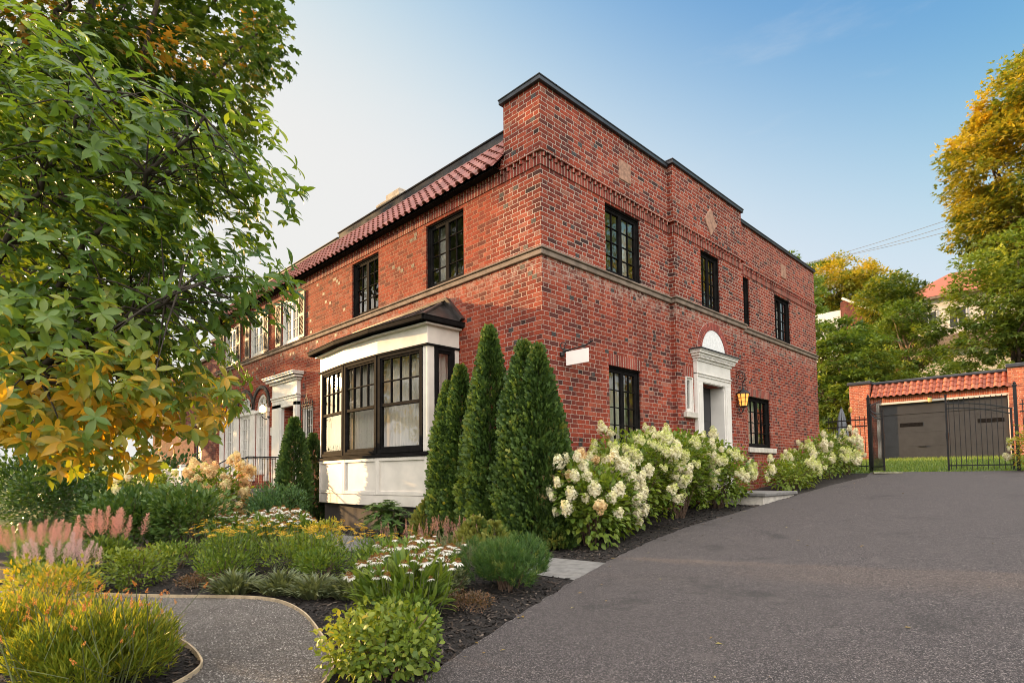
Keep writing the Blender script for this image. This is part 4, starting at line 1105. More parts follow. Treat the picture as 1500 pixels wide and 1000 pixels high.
gate_leaf('opened iron gate leaf seen nearly edge on at the left gate post', (1.30, 13.70), (1.90, 12.42), (1.92, 1.66))
for (x, lb) in ((1.24, 'black iron gate post at the left side of the driveway'), (4.72, 'taller black iron gate post at the right side of the driveway')):
    b = MB(); post(b, x, 13.75, gzf(x, 13.75) - .1, gzf(x, 13.75) + 2.28, .075); b.lathe([(.0, .12), (.04, .06), (.03, .03), (.05, 0)], (x, 13.75, gzf(x, 13.75) + 2.30), 8)
    o = tag(b.build('gate_post', M['iron']), lb, 'gate post', 'iron gate posts')
def fence(x0, x1, y, h, label):
    t = thing('iron_fence', label, 'fence', ((x0 + x1) / 2, y, gzf(x0, y)))
    b = MB(); zb = gzf(x0, y); pickets(b, (x0, y), (x1, y), max(4, int((x1 - x0) / .125)), zb + .05, lambda f_: zb + h); b.build('pickets', M['iron'], t)
    for z in (.18, h - .28, h - .08): b = MB(); b.bar((x0, y, zb + z), (x1, y, zb + z), .034); b.build('rail', M['iron'], t)
fence(.02, 1.18, 13.75, 1.72, 'short black iron fence between the brick house and the gate'); fence(4.80, 8.2, 13.75, 1.86, 'black iron fence running right from the gate')
b = MB(); b.obox((1.95, 12.55, gzf(1.95, 12.5) + .06), ((.9, .43, 0), (-.43, .9, 0), (0, 0, 1)), .36, .07, .025)
tag(b.build('wooden_plank', M['wood'], bevel=.006), 'grey weathered plank lying by the open gate leaf', 'plank')
# closed garden parasol and bamboo torch behind the fence
t = thing('garden_parasol', 'closed grey garden parasol behind the short iron fence', 'parasol', (-.15, 16.0, gzf(0, 16)))
b = MB(); z = gzf(0, 16); b.tube([(-.15, 16, z), (-.15, 16, 2.3)], .022, 6); b.lathe([(.0, .06), (.25, .05), (.25, 0), (0, 0)], (-.15, 16, z), 12); b.build('pole', M['iron'], t)
b = MB(); vs = []; n = 16
prof = [(.16, 1.0), (.20, 1.3), (.15, 1.7), (.09, 2.05), (.02, 2.26)]
for r, zz in prof:
    for k in range(n): q = r * (1 if k % 2 else .62); vs.append((-.15 + q * cos(2 * pi * k / n), 16 + q * sin(2 * pi * k / n), zz))
b.add(vs, [(i * n + k, i * n + (k + 1) % n, (i + 1) * n + (k + 1) % n, (i + 1) * n + k) for i in range(4) for k in range(n)]); b.build('canopy', M['cloth'], t)
t = thing('garden_torch', 'thin wooden garden torch with an amber top by the garage pillar', 'torch', (.40, 15, gzf(0, 15)))
b = MB(); b.tube([(.40, 15, gzf(0, 15)), (.40, 15, 1.98)], .02, 6); b.build('pole', M['palebark'], t)
b = MB(); b.lathe([(.02, 0), (.055, .02), (.065, .14), (.03, .2), (0, .21)], (.40, 15, 1.98), 8); b.build('burner', simple('amber_burner', (.55, .28, .06), .4), t)

# ================================================================== HOUSES ON THE HILL, CABLES
t = thing('hill_house', 'white house with an orange tiled roof high on the wooded hill', 'house', (-1, 52, gzf(-1, 50)))
HF = mapper('y', 50)
b = MB(); b.box(-5, 3.5, 50, 58, 5, 14.0); b.build('wall', M['offwhite'], t)
b = MB(); b.add([(-5.5, 49.5, 13.95), (4, 49.5, 13.95), (4, 58.5, 13.95), (-5.5, 58.5, 13.95), (-2, 53.5, 16.6), (1.2, 53.5, 16.6)], [(0, 1, 5, 4), (1, 2, 5), (2, 3, 4, 5), (3, 0, 4), (0, 1, 2, 3)])
b.build('roof', M['garage_tile'], t)
b = MB(); b.box(-5.5, 4, 13.75, 13.92, -.1, .5, HF); b.box(-5, 3.5, 9.6, 10.6, 0, 1.1, HF); b.build('eaves', M['stone'], t)
for x in (-3.6, -1.7, .4):
    b = MB(); b.box(x, x + 1.2, 11.2, 12.9, 0, .04, HF); w_ = b.build('window', M['white'], t)
    b = MB(); b.box(x + .1, x + .56, 11.3, 12.8, .04, .05, HF); b.box(x + .64, x + 1.1, 11.3, 12.8, .04, .05, HF); b.build('pane', M['slate'], w_)
t = thing('hill_house', 'dark brick gabled house with a white front half hidden in the hillside trees', 'house', (-8.5, 54, gzf(-8.5, 50)))
b = MB(); b.box(-13, -9.5, 50.5, 60, 5, 14.5); b.build('wall', M['white'], t)
b = MB(); b.add([(-9.4, 50, 8), (-9.4, 50, 15.0), (-9.0, 50, 15.3), (-4.5, 50, 12.2), (-4.5, 50, 8), (-9.4, 59, 8), (-9.4, 59, 15.0), (-9.0, 59, 15.3), (-4.5, 59, 12.2), (-4.5, 59, 8)], [(0, 1, 2, 3, 4), (5, 6, 7, 8, 9), (0, 1, 6, 5), (4, 3, 8, 9), (1, 2, 7, 6)]); b.build('gable_wall', M['far_brick'], t)
b = MB(); b.bar((-9.2, 50, 15.36), (-4.2, 50, 11.95), .45, .18); b.build('verge', M['white'], t)
for k, (p0, p1) in enumerate((((-10.7, 47.2, 18.4), (-1.5, 42.1, 17.1)), ((-9.6, 48.3, 18.6), (-1.5, 42.1, 16.7)), ((-9.0, 48.9, 18.8), (-1.3, 42.3, 16.45)))):
    p0, p1 = Vector(p0), Vector(p1); d = p1 - p0
    b = MB(); b.tube([p0 + d * f_ + Vector((0, 0, .25 * (f_ - .5) ** 2 - .06)) for f_ in np.linspace(-1.2, 2.2, 20)], .016, 5)
    tag(b.build('power_cable', M['wire']), ['topmost', 'middle', 'lowest'][k] + ' of the three thin cables crossing the sky above the hill trees', 'cable', 'overhead cables')

# ================================================================== TREES
def limb_path(p0, p1, n=6, wob=.06, sag=0.):
    p0 = Vector(p0); p1 = Vector(p1); L = (p1 - p0).length; out = []
    for i in range(n + 1):
        f_ = i / n; q = p0.lerp(p1, f_)
        if 0 < i < n: q += Vector((random.uniform(-1, 1), random.uniform(-1, 1), random.uniform(-.6, 1))) * wob * L * .6
        q.z += sag * L * sin(pi * f_); out.append(q)
    return out
def tree(name, label, base, blobs, trunk, nclump, nleaf, lsize, mat, tmpl=TRI3, clump_r=.55, tint=(.5, .16), group=None, cat='tree', bark='bark', limbs=10, gold=None, droop=.25, inner=.35, parts=True, flat=.55):
    """blobs: [(x, y, z, rx, ry, rz)] crown volumes in world coordinates; trunk: radius; many leaf clumps with gaps between"""
    t = thing(name, label, cat, base, group=group); B = np.array(base)
    bl = np.array(blobs, float); vol = bl[:, 3] * bl[:, 4] * bl[:, 5]; wsum = vol ** .75
    idx = rng.choice(len(bl), nclump, p=wsum / wsum.sum())
    u = unit(nclump); rr = np.where(rng.random(nclump) < inner, rng.uniform(.35, .8, nclump), rng.uniform(.80, 1.03, nclump))
    cc = bl[idx, :3] + u * bl[idx, 3:] * rr[:, None]
    # drop shell clumps that fall deep inside another blob
    keep = np.ones(nclump, bool)
    for k in range(len(bl)):
        q = np.linalg.norm((cc - bl[k, :3]) / bl[k, 3:], axis=1); keep &= ~((q < .55) & (idx != k) & (rng.random(nclump) < .7))
    keep &= cc[:, 2] > gz(cc[:, 0], cc[:, 1]) + .15
    cc = cc[keep]; u = u[keep]; nclump = len(cc)
    csz = clump_r * rng.uniform(.6, 1.25, nclump)
    ctint = np.clip(rng.normal(tint[0], tint[1], nclump), 0, 1)
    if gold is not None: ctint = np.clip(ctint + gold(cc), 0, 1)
    c = Cloud()
    ci = np.repeat(np.arange(nclump), nleaf); N = len(ci)
    o = unit(N) * (rng.random(N) ** .45)[:, None] * csz[ci][:, None]; o[:, 2] *= flat
    pos = cc[ci] + o
    out = nrm(u[ci] * .8 + o / csz[ci][:, None] + UP * .1)
    Yd = nrm(out + unit(N) * .7 - UP * droop); Zd = nrm(UP * 1. + out * .6 + unit(N) * .45)
    c.add(tmpl[0], tmpl[1], pos - B, Yd, Zd, lsize * rng.uniform(.65, 1.25, N), ctint[ci] + rng.normal(0, .10, N))
    c.build('crown', M[mat], t)
    b = MB(); ctr = bl[:, :3].mean(0); top = Vector(bl[np.argmax(bl[:, 2]), :3])
    tp = limb_path(base, top, 8, .03)
    b.tube([p - Vector(base) for p in tp], [trunk * (1.15 - .95 * i / 8) + .005 for i in range(9)], 9)
    sel = rng.choice(nclump, min(limbs, nclump), replace=False)
    for j in sel:
        f_ = random.uniform(.25, .8); k = int(f_ * 8); p0 = tp[k]
        lp = limb_path(p0, cc[j], 6, .08, .04)
        r0 = trunk * (.55 - .4 * f_) + .008
        b.tube([p - Vector(base) for p in lp], [r0 * (1 - .85 * i / 6) + .004 for i in range(7)], 6)
        for q in range(2):
            p1 = lp[random.randint(2, 5)]; d = Vector(rng.normal(size=3)) * clump_r * 1.2
            b.tube([p1 - Vector(base), p1 + d * .5 - Vector(base), p1 + d - Vector(base)], [r0 * .35 + .003, r0 * .2 + .002, .003], 5)
    b.build('trunk', M[bark], t, smooth=True, local=True)
    return t

GREENS = [(0, (.055, .110, .018)), (.45, (.140, .215, .034)), (.75, (.20, .26, .042)), (1, (.32, .34, .055))]
M['maple'] = leafmat('maple_leaf', [(0, (.036, .080, .016)), (.5, (.085, .150, .027)), (.8, (.15, .19, .034)), (1, (.40, .20, .03))], .45)
M['broadleaf'] = leafmat('broad_leaf', GREENS, .35)
M['sungold_leaf'] = leafmat('sungold_tree_leaf', [(0, (.07, .12, .020)), (.4, (.165, .205, .032)), (.7, (.34, .29, .036)), (1, (.52, .37, .038))], .45)  # upper stops put the low sun's gold into the leaf colour
M['buckeye'] = leafmat('buckeye_leaf', [(0, (.050, .110, .024)), (.5, (.120, .220, .046)), (.78, (.19, .26, .045)), (1, (.54, .34, .035))], .5, .36, (1.9, 1.45, .35), .5)
M['cedar'] = leafmat('arborvitae_spray', [(0, (.018, .042, .010)), (.45, (.052, .102, .020)), (.85, (.105, .165, .03)), (1, (.19, .20, .04))], .25, .6)
M['leaf_dark'] = leafmat('dark_shrub_leaf', [(0, (.032, .075, .020)), (.5, (.072, .138, .034)), (1, (.14, .21, .050))], .35, .35)
M['leaf_mid'] = leafmat('shrub_leaf', [(0, (.048, .105, .016)), (.5, (.125, .20, .028)), (1, (.24, .30, .045))], .4)
M['leaf_blue'] = leafmat('bluish_shrub_leaf', [(0, (.03, .075, .032)), (.5, (.07, .15, .055)), (1, (.14, .23, .075))], .35)
M['leaf_lime'] = leafmat('lime_leaf', [(0, (.07, .12, .015)), (.5, (.19, .25, .028)), (.85, (.32, .33, .045)), (1, (.45, .32, .04))], .4)
M['leaf_silver'] = leafmat('silvery_leaf', [(0, (.06, .085, .045)), (.5, (.14, .17, .085)), (1, (.25, .27, .14))], .3)
M['leaf_gold'] = leafmat('golden_leaf', [(0, (.12, .18, .022)), (.4, (.25, .28, .032)), (.7, (.44, .36, .035)), (1, (.58, .38, .035))], .45)
M['leaf_rust'] = leafmat('rusty_leaf', [(0, (.05, .05, .025)), (.5, (.13, .075, .04)), (1, (.22, .11, .06))], .3)
M['pine'] = leafmat('pine_needle', [(0, (.022, .060, .016)), (.5, (.055, .125, .028)), (.85, (.11, .19, .04)), (1, (.24, .27, .06))], .3)
M['floret'] = leafmat('hydrangea_floret', [(0, (.78, .72, .56)), (.35, (.82, .78, .58)), (.6, (.74, .74, .36)), (.8, (.56, .62, .14)), (1, (.42, .52, .08))], .3, .6, (1.1, 1.05, .9))
M['floret_peach_sungold'] = leafmat('peach_sungold_floret', [(0, (.66, .38, .18)), (.4, (.78, .58, .30)), (.8, (.78, .68, .40)), (1, (.52, .54, .20))], .3, .6, (1.1, 1., .8))  # natural peach heads, and sun orange painted on the corner shrub
M['petal'] = leafmat('white_petal', [(0, (.62, .60, .52)), (1, (.82, .80, .74))], .3, .6, (1.1, 1.05, .9))
M['cone'] = leafmat('coneflower_cone', [(0, (.08, .03, .01)), (.6, (.26, .10, .02)), (1, (.44, .22, .03))], .1, .7)
M['pink'] = leafmat('astilbe_plume', [(0, (.44, .18, .14)), (.5, (.68, .34, .26)), (1, (.80, .54, .42))], .35, .7, (1.2, 1, 1))
M['lilac'] = leafmat('lilac_plume', [(0, (.46, .27, .27)), (.5, (.66, .44, .40)), (1, (.78, .60, .54))], .35, .7, (1.1, 1, 1.1))
M['spike'] = leafmat('salvia_spike', [(0, (.20, .10, .10)), (.5, (.36, .19, .17)), (1, (.52, .32, .27))], .3, .7)
M['orange'] = leafmat('orange_seedhead', [(0, (.30, .12, .05)), (.5, (.50, .22, .08)), (1, (.60, .38, .14))], .35, .7)
M['yellow'] = leafmat('yarrow_flower', [(0, (.40, .22, .02)), (.5, (.62, .38, .03)), (1, (.74, .52, .06))], .3, .7)

G0 = lambda x, y: (x, y, gzf(x, y))
# the maple rising top left, in the neighbour's front yard
tree('maple_tree', 'tall dark maple filling the top left corner of the sky', G0(-13.8, -7.2),
     [(-11.4, -4.3, 13.2, 4.6, 4.6, 4.8), (-12.6, -6.5, 12.0, 5.0, 4.4, 5.2), (-9.6, -2.7, 10.8, 2.3, 2.3, 2.6), (-13.5, -4.2, 9.4, 4.0, 3.6, 2.2), (-9.6, -5.4, 10.4, 3.2, 3.2, 2.6)], .32, 640, 74, .20, 'maple', MAPLE, .75, (.45, .2), limbs=34, gold=lambda c: np.where(rng.random(len(c)) < .10, .4, 0))
# hillside and garden trees behind
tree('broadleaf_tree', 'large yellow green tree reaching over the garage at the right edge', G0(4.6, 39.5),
     [(3.9, 38.5, 17.6, 3.6, 3.8, 4.6), (5.6, 39.6, 14.6, 4.2, 4.2, 4.6), (4.6, 38.0, 21.0, 3.0, 3.0, 3.2), (6.4, 38.4, 20.8, 3.4, 3.4, 4.2), (2.6, 37.6, 14.4, 2.2, 2.4, 2.6), (1.9, 38, 18.2, 1.9, 2.2, 2.6)], .34, 900, 66, .30, 'sungold_leaf', TRI3, .8, (.38, .2), limbs=30, gold=lambda c: np.clip((c[:, 2] - 13.4) * .05, -.1, .26))  # gold of the low sun added to the tint toward the crown top
tree('broadleaf_tree', 'dense mid green tree below the yellow one, behind the right garage pillar', G0(3.2, 34.5),
     [(3.4, 34.6, 9.6, 3.0, 2.8, 3.0), (2.2, 34.4, 7.0, 1.8, 2.2, 1.6), (5.2, 35.0, 8.0, 2.8, 2.8, 3.2), (3.6, 35.4, 11.6, 1.9, 2.0, 1.8)], .24, 420, 58, .27, 'broadleaf', TRI3, .65, (.55, .17), limbs=14)
tree('broadleaf_tree', 'round tree tinted sun gold on top behind the dark gabled hill house', G0(-12.5, 62.5),
     [(-13.0, 62, 19.9, 3.8, 3.6, 3.1), (-14.8, 62, 16.5, 3.2, 3.2, 3.4), (-9.6, 61.5, 18.2, 3.1, 3.0, 3.0), (-7.2, 61.5, 16.2, 2.4, 2.4, 2.4)], .3, 430, 58, .38, 'sungold_leaf', TRI3, .9, (.40, .2), limbs=14, gold=lambda c: np.clip((c[:, 2] - 17.5) * .10, -.25, .4))  # tint rises with height, painting sunset gold on the top
tree('broadleaf_tree', 'green rounded tree tinted sun gold in front of the dark gabled hill house', G0(-4.7, 42),
     [(-4.2, 42, 12.3, 1.9, 2.1, 1.9), (-3.0, 41.6, 11.4, 1.9, 2.0, 2.0), (-5.3, 42.3, 9.6, 1.5, 1.8, 1.0), (-4.0, 41.5, 9.3, 2.0, 2.0, 1.5)], .2, 300, 55, .27, 'sungold_leaf', TRI3, .62, (.26, .16), limbs=12, gold=lambda c: np.clip((-4.9 - c[:, 0]) * .2, -.1, .35))  # sunward left side painted golder through the tint
tree('slender_tree', 'slender tree with pale bare stems below the orange roof', G0(-1.6, 36.5),
     [(-2.2, 36.5, 9.9, 1.2, 1.2, .8), (-.9, 36.3, 8.6, 1.1, 1.1, .7), (-3.1, 36.4, 8.9, .9, 1.1, .9), (-1.4, 36.2, 7.0, 1.5, 1.4, .6)], .11, 100, 52, .25, 'broadleaf', TRI3, .5, (.45, .18), bark='palebark', limbs=22)
tree('broadleaf_tree', 'dark green layered tree right against the far end of the house', G0(-3.4, 30),
     [(-4.6, 30.2, 7.4, 2.0, 2.0, 1.6), (-3.3, 29.8, 6.2, 2.2, 2.0, 1.6), (-4.6, 29.5, 4.2, 1.9, 1.9, 1.8), (-2.7, 29.2, 4.3, 1.6, 1.6, 1.3), (-6.3, 30.5, 9.2, 1.3, 1.5, 1.4)], .2, 420, 56, .24, 'broadleaf', TRI3, .55, (.36, .15), limbs=12, flat=.4)
tree('broadleaf_tree', 'tall dark tree whose tips peep over the flat parapet', G0(-16, 55),
     [(-16.3, 54.7, 20.8, 2.4, 2.4, 2.0), (-14.4, 54.2, 19.2, 1.8, 1.8, 2.2), (-13.4, 53, 16.6, 2.2, 2.2, 2.6)], .3, 160, 46, .34, 'broadleaf', TRI3, .75, (.4, .15), limbs=10)
for k, (x, y, r, h, lb) in enumerate(((-1.6, 32.2, 1.5, 1.7, 'low bright green shrub along the garage roof, nearest the house'), (.9, 32.6, 1.6, 1.8, 'dark round shrub behind the middle of the garage roof'), (2.9, 32.0, 1.5, 1.6, 'leafy green shrub behind the right half of the garage roof'), (-3.2, 35.4, 1.8, 2.2, 'green shrub under the sun-tinted trees on the slope'), (5.4, 32.2, 1.8, 2.0, 'green shrub behind the right garage pillar'))):
    z = gzf(x, y)
    tree('hillside_shrub', lb, G0(x, y), [(x, y, z + h * 1.35, r, r * .9, h * .75), (x + .8, y + .2, z + h, r * .7, r * .7, h * .7), (x - .8, y, z + h * .9, r * .7, r * .7, h * .7), (x, y - .3, z + h * .4, r * 1.1, r * .8, h * .5)], .07, 190, 50, .20, 'broadleaf', TRI3, .42, (.78 if k != 1 else .62, .17), group='shrubs on the slope behind the garage', cat='shrub', limbs=8)
# trees across the driveway that the side windows reflect, and street trees down the road on the left
tree('broadleaf_tree', 'broad yellow green tree across the driveway, mirrored in the side windows', G0(14, 23), [(13.6, 22, 7.5, 4, 4.2, 5.5), (14.5, 27.5, 10, 4.4, 4.4, 6), (15, 34, 11, 4.4, 4.4, 6), (14, 24, 14.5, 4, 4, 4)], .3, 420, 48, .34, 'sungold_leaf', TRI3, .8, (.42, .2), limbs=12)
tree('street_tree', 'tree in front of the dark brick house on the far left', G0(-28, -2.6), [(-28, -2.6, 4.6, 3.0, 3.2, 3.0), (-26, -3.4, 3.4, 2.2, 2.2, 2.0)], .26, 200, 46, .32, 'maple', TRI3, .85, (.45, .2), limbs=12)
tree('street_tree', 'smaller street tree beside the left lawn', G0(-19, -9.2), [(-19, -9.0, 3.4, 2.2, 2.0, 2.2), (-18.3, -9, 2.2, 1.8, 1.6, 1.3)], .2, 150, 42, .27, 'maple', TRI3, .7, (.45, .2), limbs=12)
tree('street_tree', 'tall street tree mirrored in the bay window panes', G0(-14, -15.5), [(-14, -15.5, 6.0, 3.6, 3.4, 4.2), (-10.5, -15.5, 5.4, 3.0, 3.0, 3.6), (-17, -17, 6, 3.2, 3.2, 4)], .26, 330, 48, .32, 'sungold_leaf', TRI3, .85, (.42, .2), limbs=14)

# ------------------------------------------------------------------ the palmate-leaved small tree in the left foreground
def buckeye():
    base = G0(.95, -7.15); t = thing('buckeye_tree', 'small tree with big palmate leaves spreading in from the left edge', 'tree', base); B = Vector(base)
    blobs = np.array([(2.46, -6.31, 1.72, .74, .60, .62), (2.30, -6.15, 1.16, .78, .6, .52), (2.42, -6.42, .55, .74, .6, .42), (1.6, -6.7, 1.6, .9, .9, 1.1), (1.7, -6.6, .75, .8, .8, .6), (1.2, -7.3, 2.4, .9, .9, .8),
                      (2.62, -5.76, 1.95, .46, .42, .38), (2.62, -5.72, 1.15, .45, .42, .28), (2.55, -6.02, .52, .55, .45, .34), (2.3, -6.3, .25, .6, .45, .26), (2.0, -6.5, 2.2, .6, .6, .45), (.8, -6.1, 1.3, .8, .8, .9), (1.5, -5.9, .7, .8, .7, .5), (2.0, -5.9, 1.7, .7, .6, .6), (2.82, -5.58, 1.10, .30, .28, .22), (2.70, -5.55, 1.75, .34, .3, .3)], float)
    n = 5000; vol = blobs[:, 3] * blobs[:, 4] * blobs[:, 5]; wv = vol ** .8
    idx = rng.choice(len(blobs), n, p=wv / wv.sum()); u = unit(n); rr = rng.random(n) ** .42
    c = blobs[idx, :3] + u * blobs[idx, 3:] * rr[:, None]
    # keep clear of the lens and thin the lower right where the photo shows sky between the leaves
    d = np.linalg.norm(c - np.array(CAM), axis=1); c = c[d > 2.45]; n = len(c)
    axis = nrm(nrm(c - np.array([1.2, -6.9, .9])) * .7 + UP * .55 + unit(n) * .45)
    cl = Cloud(); low = np.clip((1.1 - c[:, 2]) * .55, 0, .42)  # backlit gold of the low sun put into the lower leaves' tint
    tn = np.clip(rng.normal(.40, .14, n) + low * 1.15, 0, 1); s_ = rng.uniform(.052, .098, n)
    ref = nrm(np.cross(axis, unit(n))); ref2 = np.cross(axis, ref)
    for k in range(6):
        ang = 2 * pi * k / 6 + rng.normal(0, .16, n)
        rad_ = ref * np.cos(ang)[:, None] + ref2 * np.sin(ang)[:, None]
        dirv = nrm(rad_ + axis * rng.uniform(-.2, .6, n)[:, None] - UP * rng.uniform(0, .5, n)[:, None] + unit(n) * .22)
        keep = rng.random(n) > .16
        cl.add(OVATE[0], OVATE[1], (c - np.array(base))[keep], dirv[keep], nrm(axis + unit(n) * .5)[keep], (s_ * rng.uniform(.75, 1.2, n))[keep], (tn + rng.normal(0, .07, n))[keep])
    cl.build('crown', M['buckeye'], t, smooth=True)
    b = MB(); b.tube([Vector((0, 0, 0)), Vector((.12, .06, .7)), Vector((.05, .15, 1.5)), Vector((.2, .1, 2.6)), Vector((.1, .0, 3.7))], [.075, .065, .055, .04, .02], 9)
    mains = [((.1, .08, .9), (2.42, -6.25, .95)), ((.08, .1, 1.2), (2.98, -5.95, 1.92)), ((.08, .1, 1.0), (2.35, -6.55, .55)), ((.1, .12, 1.7), (2.62, -6.35, 2.05)), ((.1, .1, 1.4), (2.95, -5.95, 1.02)), ((.15, .1, 2.2), (1.9, -6.7, 2.5)), ((.1, .1, 1.3), (1.9, -6.0, 1.3))]
    twigs = []
    for p0, p1 in mains:
        lp = limb_path(Vector(p0), Vector(p1) - B, 20, .018, .06); b.tube(lp, [.026 * (1 - .8 * i / 20) + .003 for i in range(21)], 7); twigs += lp[4:]
    tw = np.array([list(q) for q in twigs]); cp = c - np.array(base)
    for j in range(0, n, 5):
        q = cp[j]; dd_ = np.linalg.norm(tw - q, axis=1); k = rng.choice(np.argsort(dd_)[:5])
        if dd_[k] > .5: continue
        m_ = (tw[k] + q) / 2 + np.array([0, 0, .03])
        b.tube([tw[k], m_, q], [.006, .004, .0025], 5, caps=False)
    b.build('trunk', M['darkbark'], t, smooth=True, local=True)
buckeye()

# ================================================================== GARDEN PLANTS (each one a thing of its own)
def stems(n, rx, ry, h, r=.006, spread=.75, base_r=.12):
    b = MB()
    for _ in range(n):
        a = random.uniform(0, 2 * pi); q = random.uniform(.2, 1) ** .5; bx, by = base_r * cos(a) * random.random(), base_r * sin(a) * random.random()
        tx, ty = rx * q * spread * cos(a), ry * q * spread * sin(a); hz = h * random.uniform(.6, .95)
        b.tube([(bx, by, -.03), (bx * .5 + tx * .45, by * .5 + ty * .45, hz * .55), (tx, ty, hz)], [r, r * .8, r * .5], 5, caps=False)
    return b
def dome(n, rx, ry, h, lobes=9, shell=.5, low=.0):
    """points through a lumpy mound with outward directions"""
    L = []
    for k in range(lobes):
        a = 2 * pi * k / lobes + random.uniform(-.3, .3); q = random.uniform(.35, .68) if k else 0
        zz = random.uniform(.38, .66) if k else .62
        L.append((rx * q * cos(a), ry * q * sin(a), h * zz, random.uniform(.36, .52)))
    L = np.array(L); i = rng.integers(0, len(L), n); u = unit(n); rr = shell + (1 - shell) * rng.random(n) ** .6
    o = u * L[i, 3:4] * rr[:, None] * np.array([rx, ry, h * .85])
    p = L[i, :3] + o; ok = p[:, 2] > low
    p, u = p[ok], u[ok]
    c = nrm(p / np.array([rx, ry, h]) - np.array([0, 0, .25]))
    return p, nrm(u * .6 + c * .8)
def leaf_mound(name, label, cat, x, y, rx, ry, h, n, lsize, mat, tmpl=LEAF, group=None, tint=(.5, .2), rise=.35, droop=.0, lobes=9, nst=10, toptint=.0, width=1., edge_gold=None, low=.0, z=None, mess=.55):
    t = thing(name, label, cat, (x, y, gzf(x, y)), group=group)
    p, u = dome(n, rx, ry, h, lobes, low=low); N = len(p)
    Yd = nrm(u + unit(N) * mess + UP * (rise - droop)); Zd = nrm(UP * .9 + u * .7 + unit(N) * mess * .75)
    tn = rng.normal(tint[0], tint[1], N) + toptint * (p[:, 2] / h - .5)
    if edge_gold: tn = tn + edge_gold(p)
    s_ = lsize * rng.uniform(.65, 1.25, N)
    Cloud().add(tmpl[0], tmpl[1], p, Yd, Zd, np.stack([s_ * width, s_, s_], 1), tn).build('foliage', M[mat], t)
    stems(nst, rx, ry, h * .9).build('stem', M['twig'], t, local=True)
    return t, p, u

# flower heads shared between copies
HEADS = {}
def head_mesh(kind, seed):
    k = (kind, seed)
    return HEADS.get(k)
def store(kind, seed, o): HEADS[(kind, seed)] = o.data; bpy.data.objects.remove(o); return HEADS[(kind, seed)]
def panicle(seed, mat):
    r = np.random.default_rng(seed); n = 330; c = Cloud()
    lob = [(0, 0, .105, .078), (.045, .015, .06, .062), (-.04, .03, .065, .06), (.005, -.05, .055, .062), (.0, .01, .165, .052)] + [tuple(r.normal(0, .04, 2)) + (r.uniform(.02, .15), .045) for _ in range(2)]
    lob = np.array(lob); i = r.integers(0, len(lob), n); u = r.normal(size=(n, 3)); u /= np.linalg.norm(u, axis=1, keepdims=True)
    p = lob[i, :3] + u * lob[i, 3:4] * r.uniform(.72, 1.1, n)[:, None] * np.array([1, 1, 1.15])
    keep = p[:, 2] > -.02; p = p[keep]; u = u[keep]; n = len(p)
    nd = nrm(u + np.array([0, 0, .35]) + r.normal(0, .45, (n, 3)))
    base = (.06, .26, .42)[seed % 3]
    tn = base + .50 * np.clip(p[:, 2] / .22, 0, 1) ** 1.7 + r.normal(0, .13, n)
    c.add(FLORET[0], FLORET[1], p, nrm(np.cross(nd, r.normal(size=(n, 3)))), nd, .033 * r.uniform(.7, 1.3, n), tn)
    return c.build('flower_head', M[mat])
for sd in range(3): store('panicle', sd, panicle(sd, 'floret')); store('peach', sd, panicle(10 + sd, 'floret_peach_sungold'))
def place_heads(t, kind, nvar, pts, dirs, scale, name='flower_head', z_axis=True):
    for i in range(len(pts)):
        o = bpy.data.objects.new(name, HEADS[(kind, i % nvar)]); COL.objects.link(o); o.parent = t
        d = Vector(dirs[i]).normalized(); o.location = pts[i]
        q = d.to_track_quat('Z', 'Y'); e = q.to_euler(); o.rotation_euler = e
        s_ = scale * random.uniform(.6, 1.15); o.scale = (s_, s_, s_)
def hydrangea(label, x, y, rx, ry, h, n, nh, kind='panicle', group='panicle hydrangeas', tint=(.5, .2), hs=1., peach=None, mat='leaf_mid', lo=.25):
    t, p, u = leaf_mound('hydrangea_shrub', label, 'shrub', x, y, rx, ry, h, n, .092, mat, BROAD, group, (tint[0] + .15, tint[1]), .15, .2, 13, 26, width=.9)
    # heads on the outer skin, facing out and up
    k = np.where((p[:, 2] > h * lo))[0]; rad_ = np.linalg.norm(p[k] / np.array([rx, ry, h]) - np.array([0, 0, .3]), axis=1)
    k = k[np.argsort(-rad_)][:max(nh * 9, 40)]; rng.shuffle(k); ch = []
    for j in k:
        if all(np.linalg.norm(p[j] - p[q]) > .155 * hs for q in ch): ch.append(j)
        if len(ch) >= nh: break
    pts = [p[j] + u[j] * .03 for j in ch]; dr = [u[j] * .75 + np.array([0, 0, .75]) for j in ch]
    if peach is None: place_heads(t, kind, 3, pts, dr, hs)
    else:
        for q, d in zip(pts, dr): place_heads(t, 'peach' if peach(q) else kind, 3, [q], [d], hs)
    return t

HB = 'panicle hydrangeas in the bed along the side wall'
hydrangea('hydrangea with heads tinted as if sunlit at the driveway corner, beside the tall arborvitae', 1.02, -.15, .74, .80, 1.22, 3300, 84, group=HB, peach=lambda q: q[0] - q[1] * .2 < -.14 and random.random() < .6 or (q[1] < -.35 and random.random() < .2), hs=.84, lo=.2)  # left heads coloured to carry the low sun's orange
hydrangea('white and lime hydrangea below the sign, second from the arborvitae', .82, 1.25, .76, .88, 1.60, 3800, 84, group=HB, hs=.86)
hydrangea('tall white hydrangea in front of the lower side window', .80, 2.75, .76, .88, 1.60, 3400, 72, group=HB, hs=.86)
hydrangea('white hydrangea just before the stone stoop, below the white side door', .82, 4.25, .72, .78, 1.44, 3000, 60, group=HB, hs=.86)
hydrangea('low green hydrangea with few pale heads right after the stoop', .95, 7.9, .62, .95, .72, 1300, 16, group=HB, hs=.85, tint=(.62, .2))
hydrangea('lime headed hydrangea below the last side window', .72, 9.6, .60, .85, 1.05, 1300, 24, group=HB, hs=.95, tint=(.6, .2))
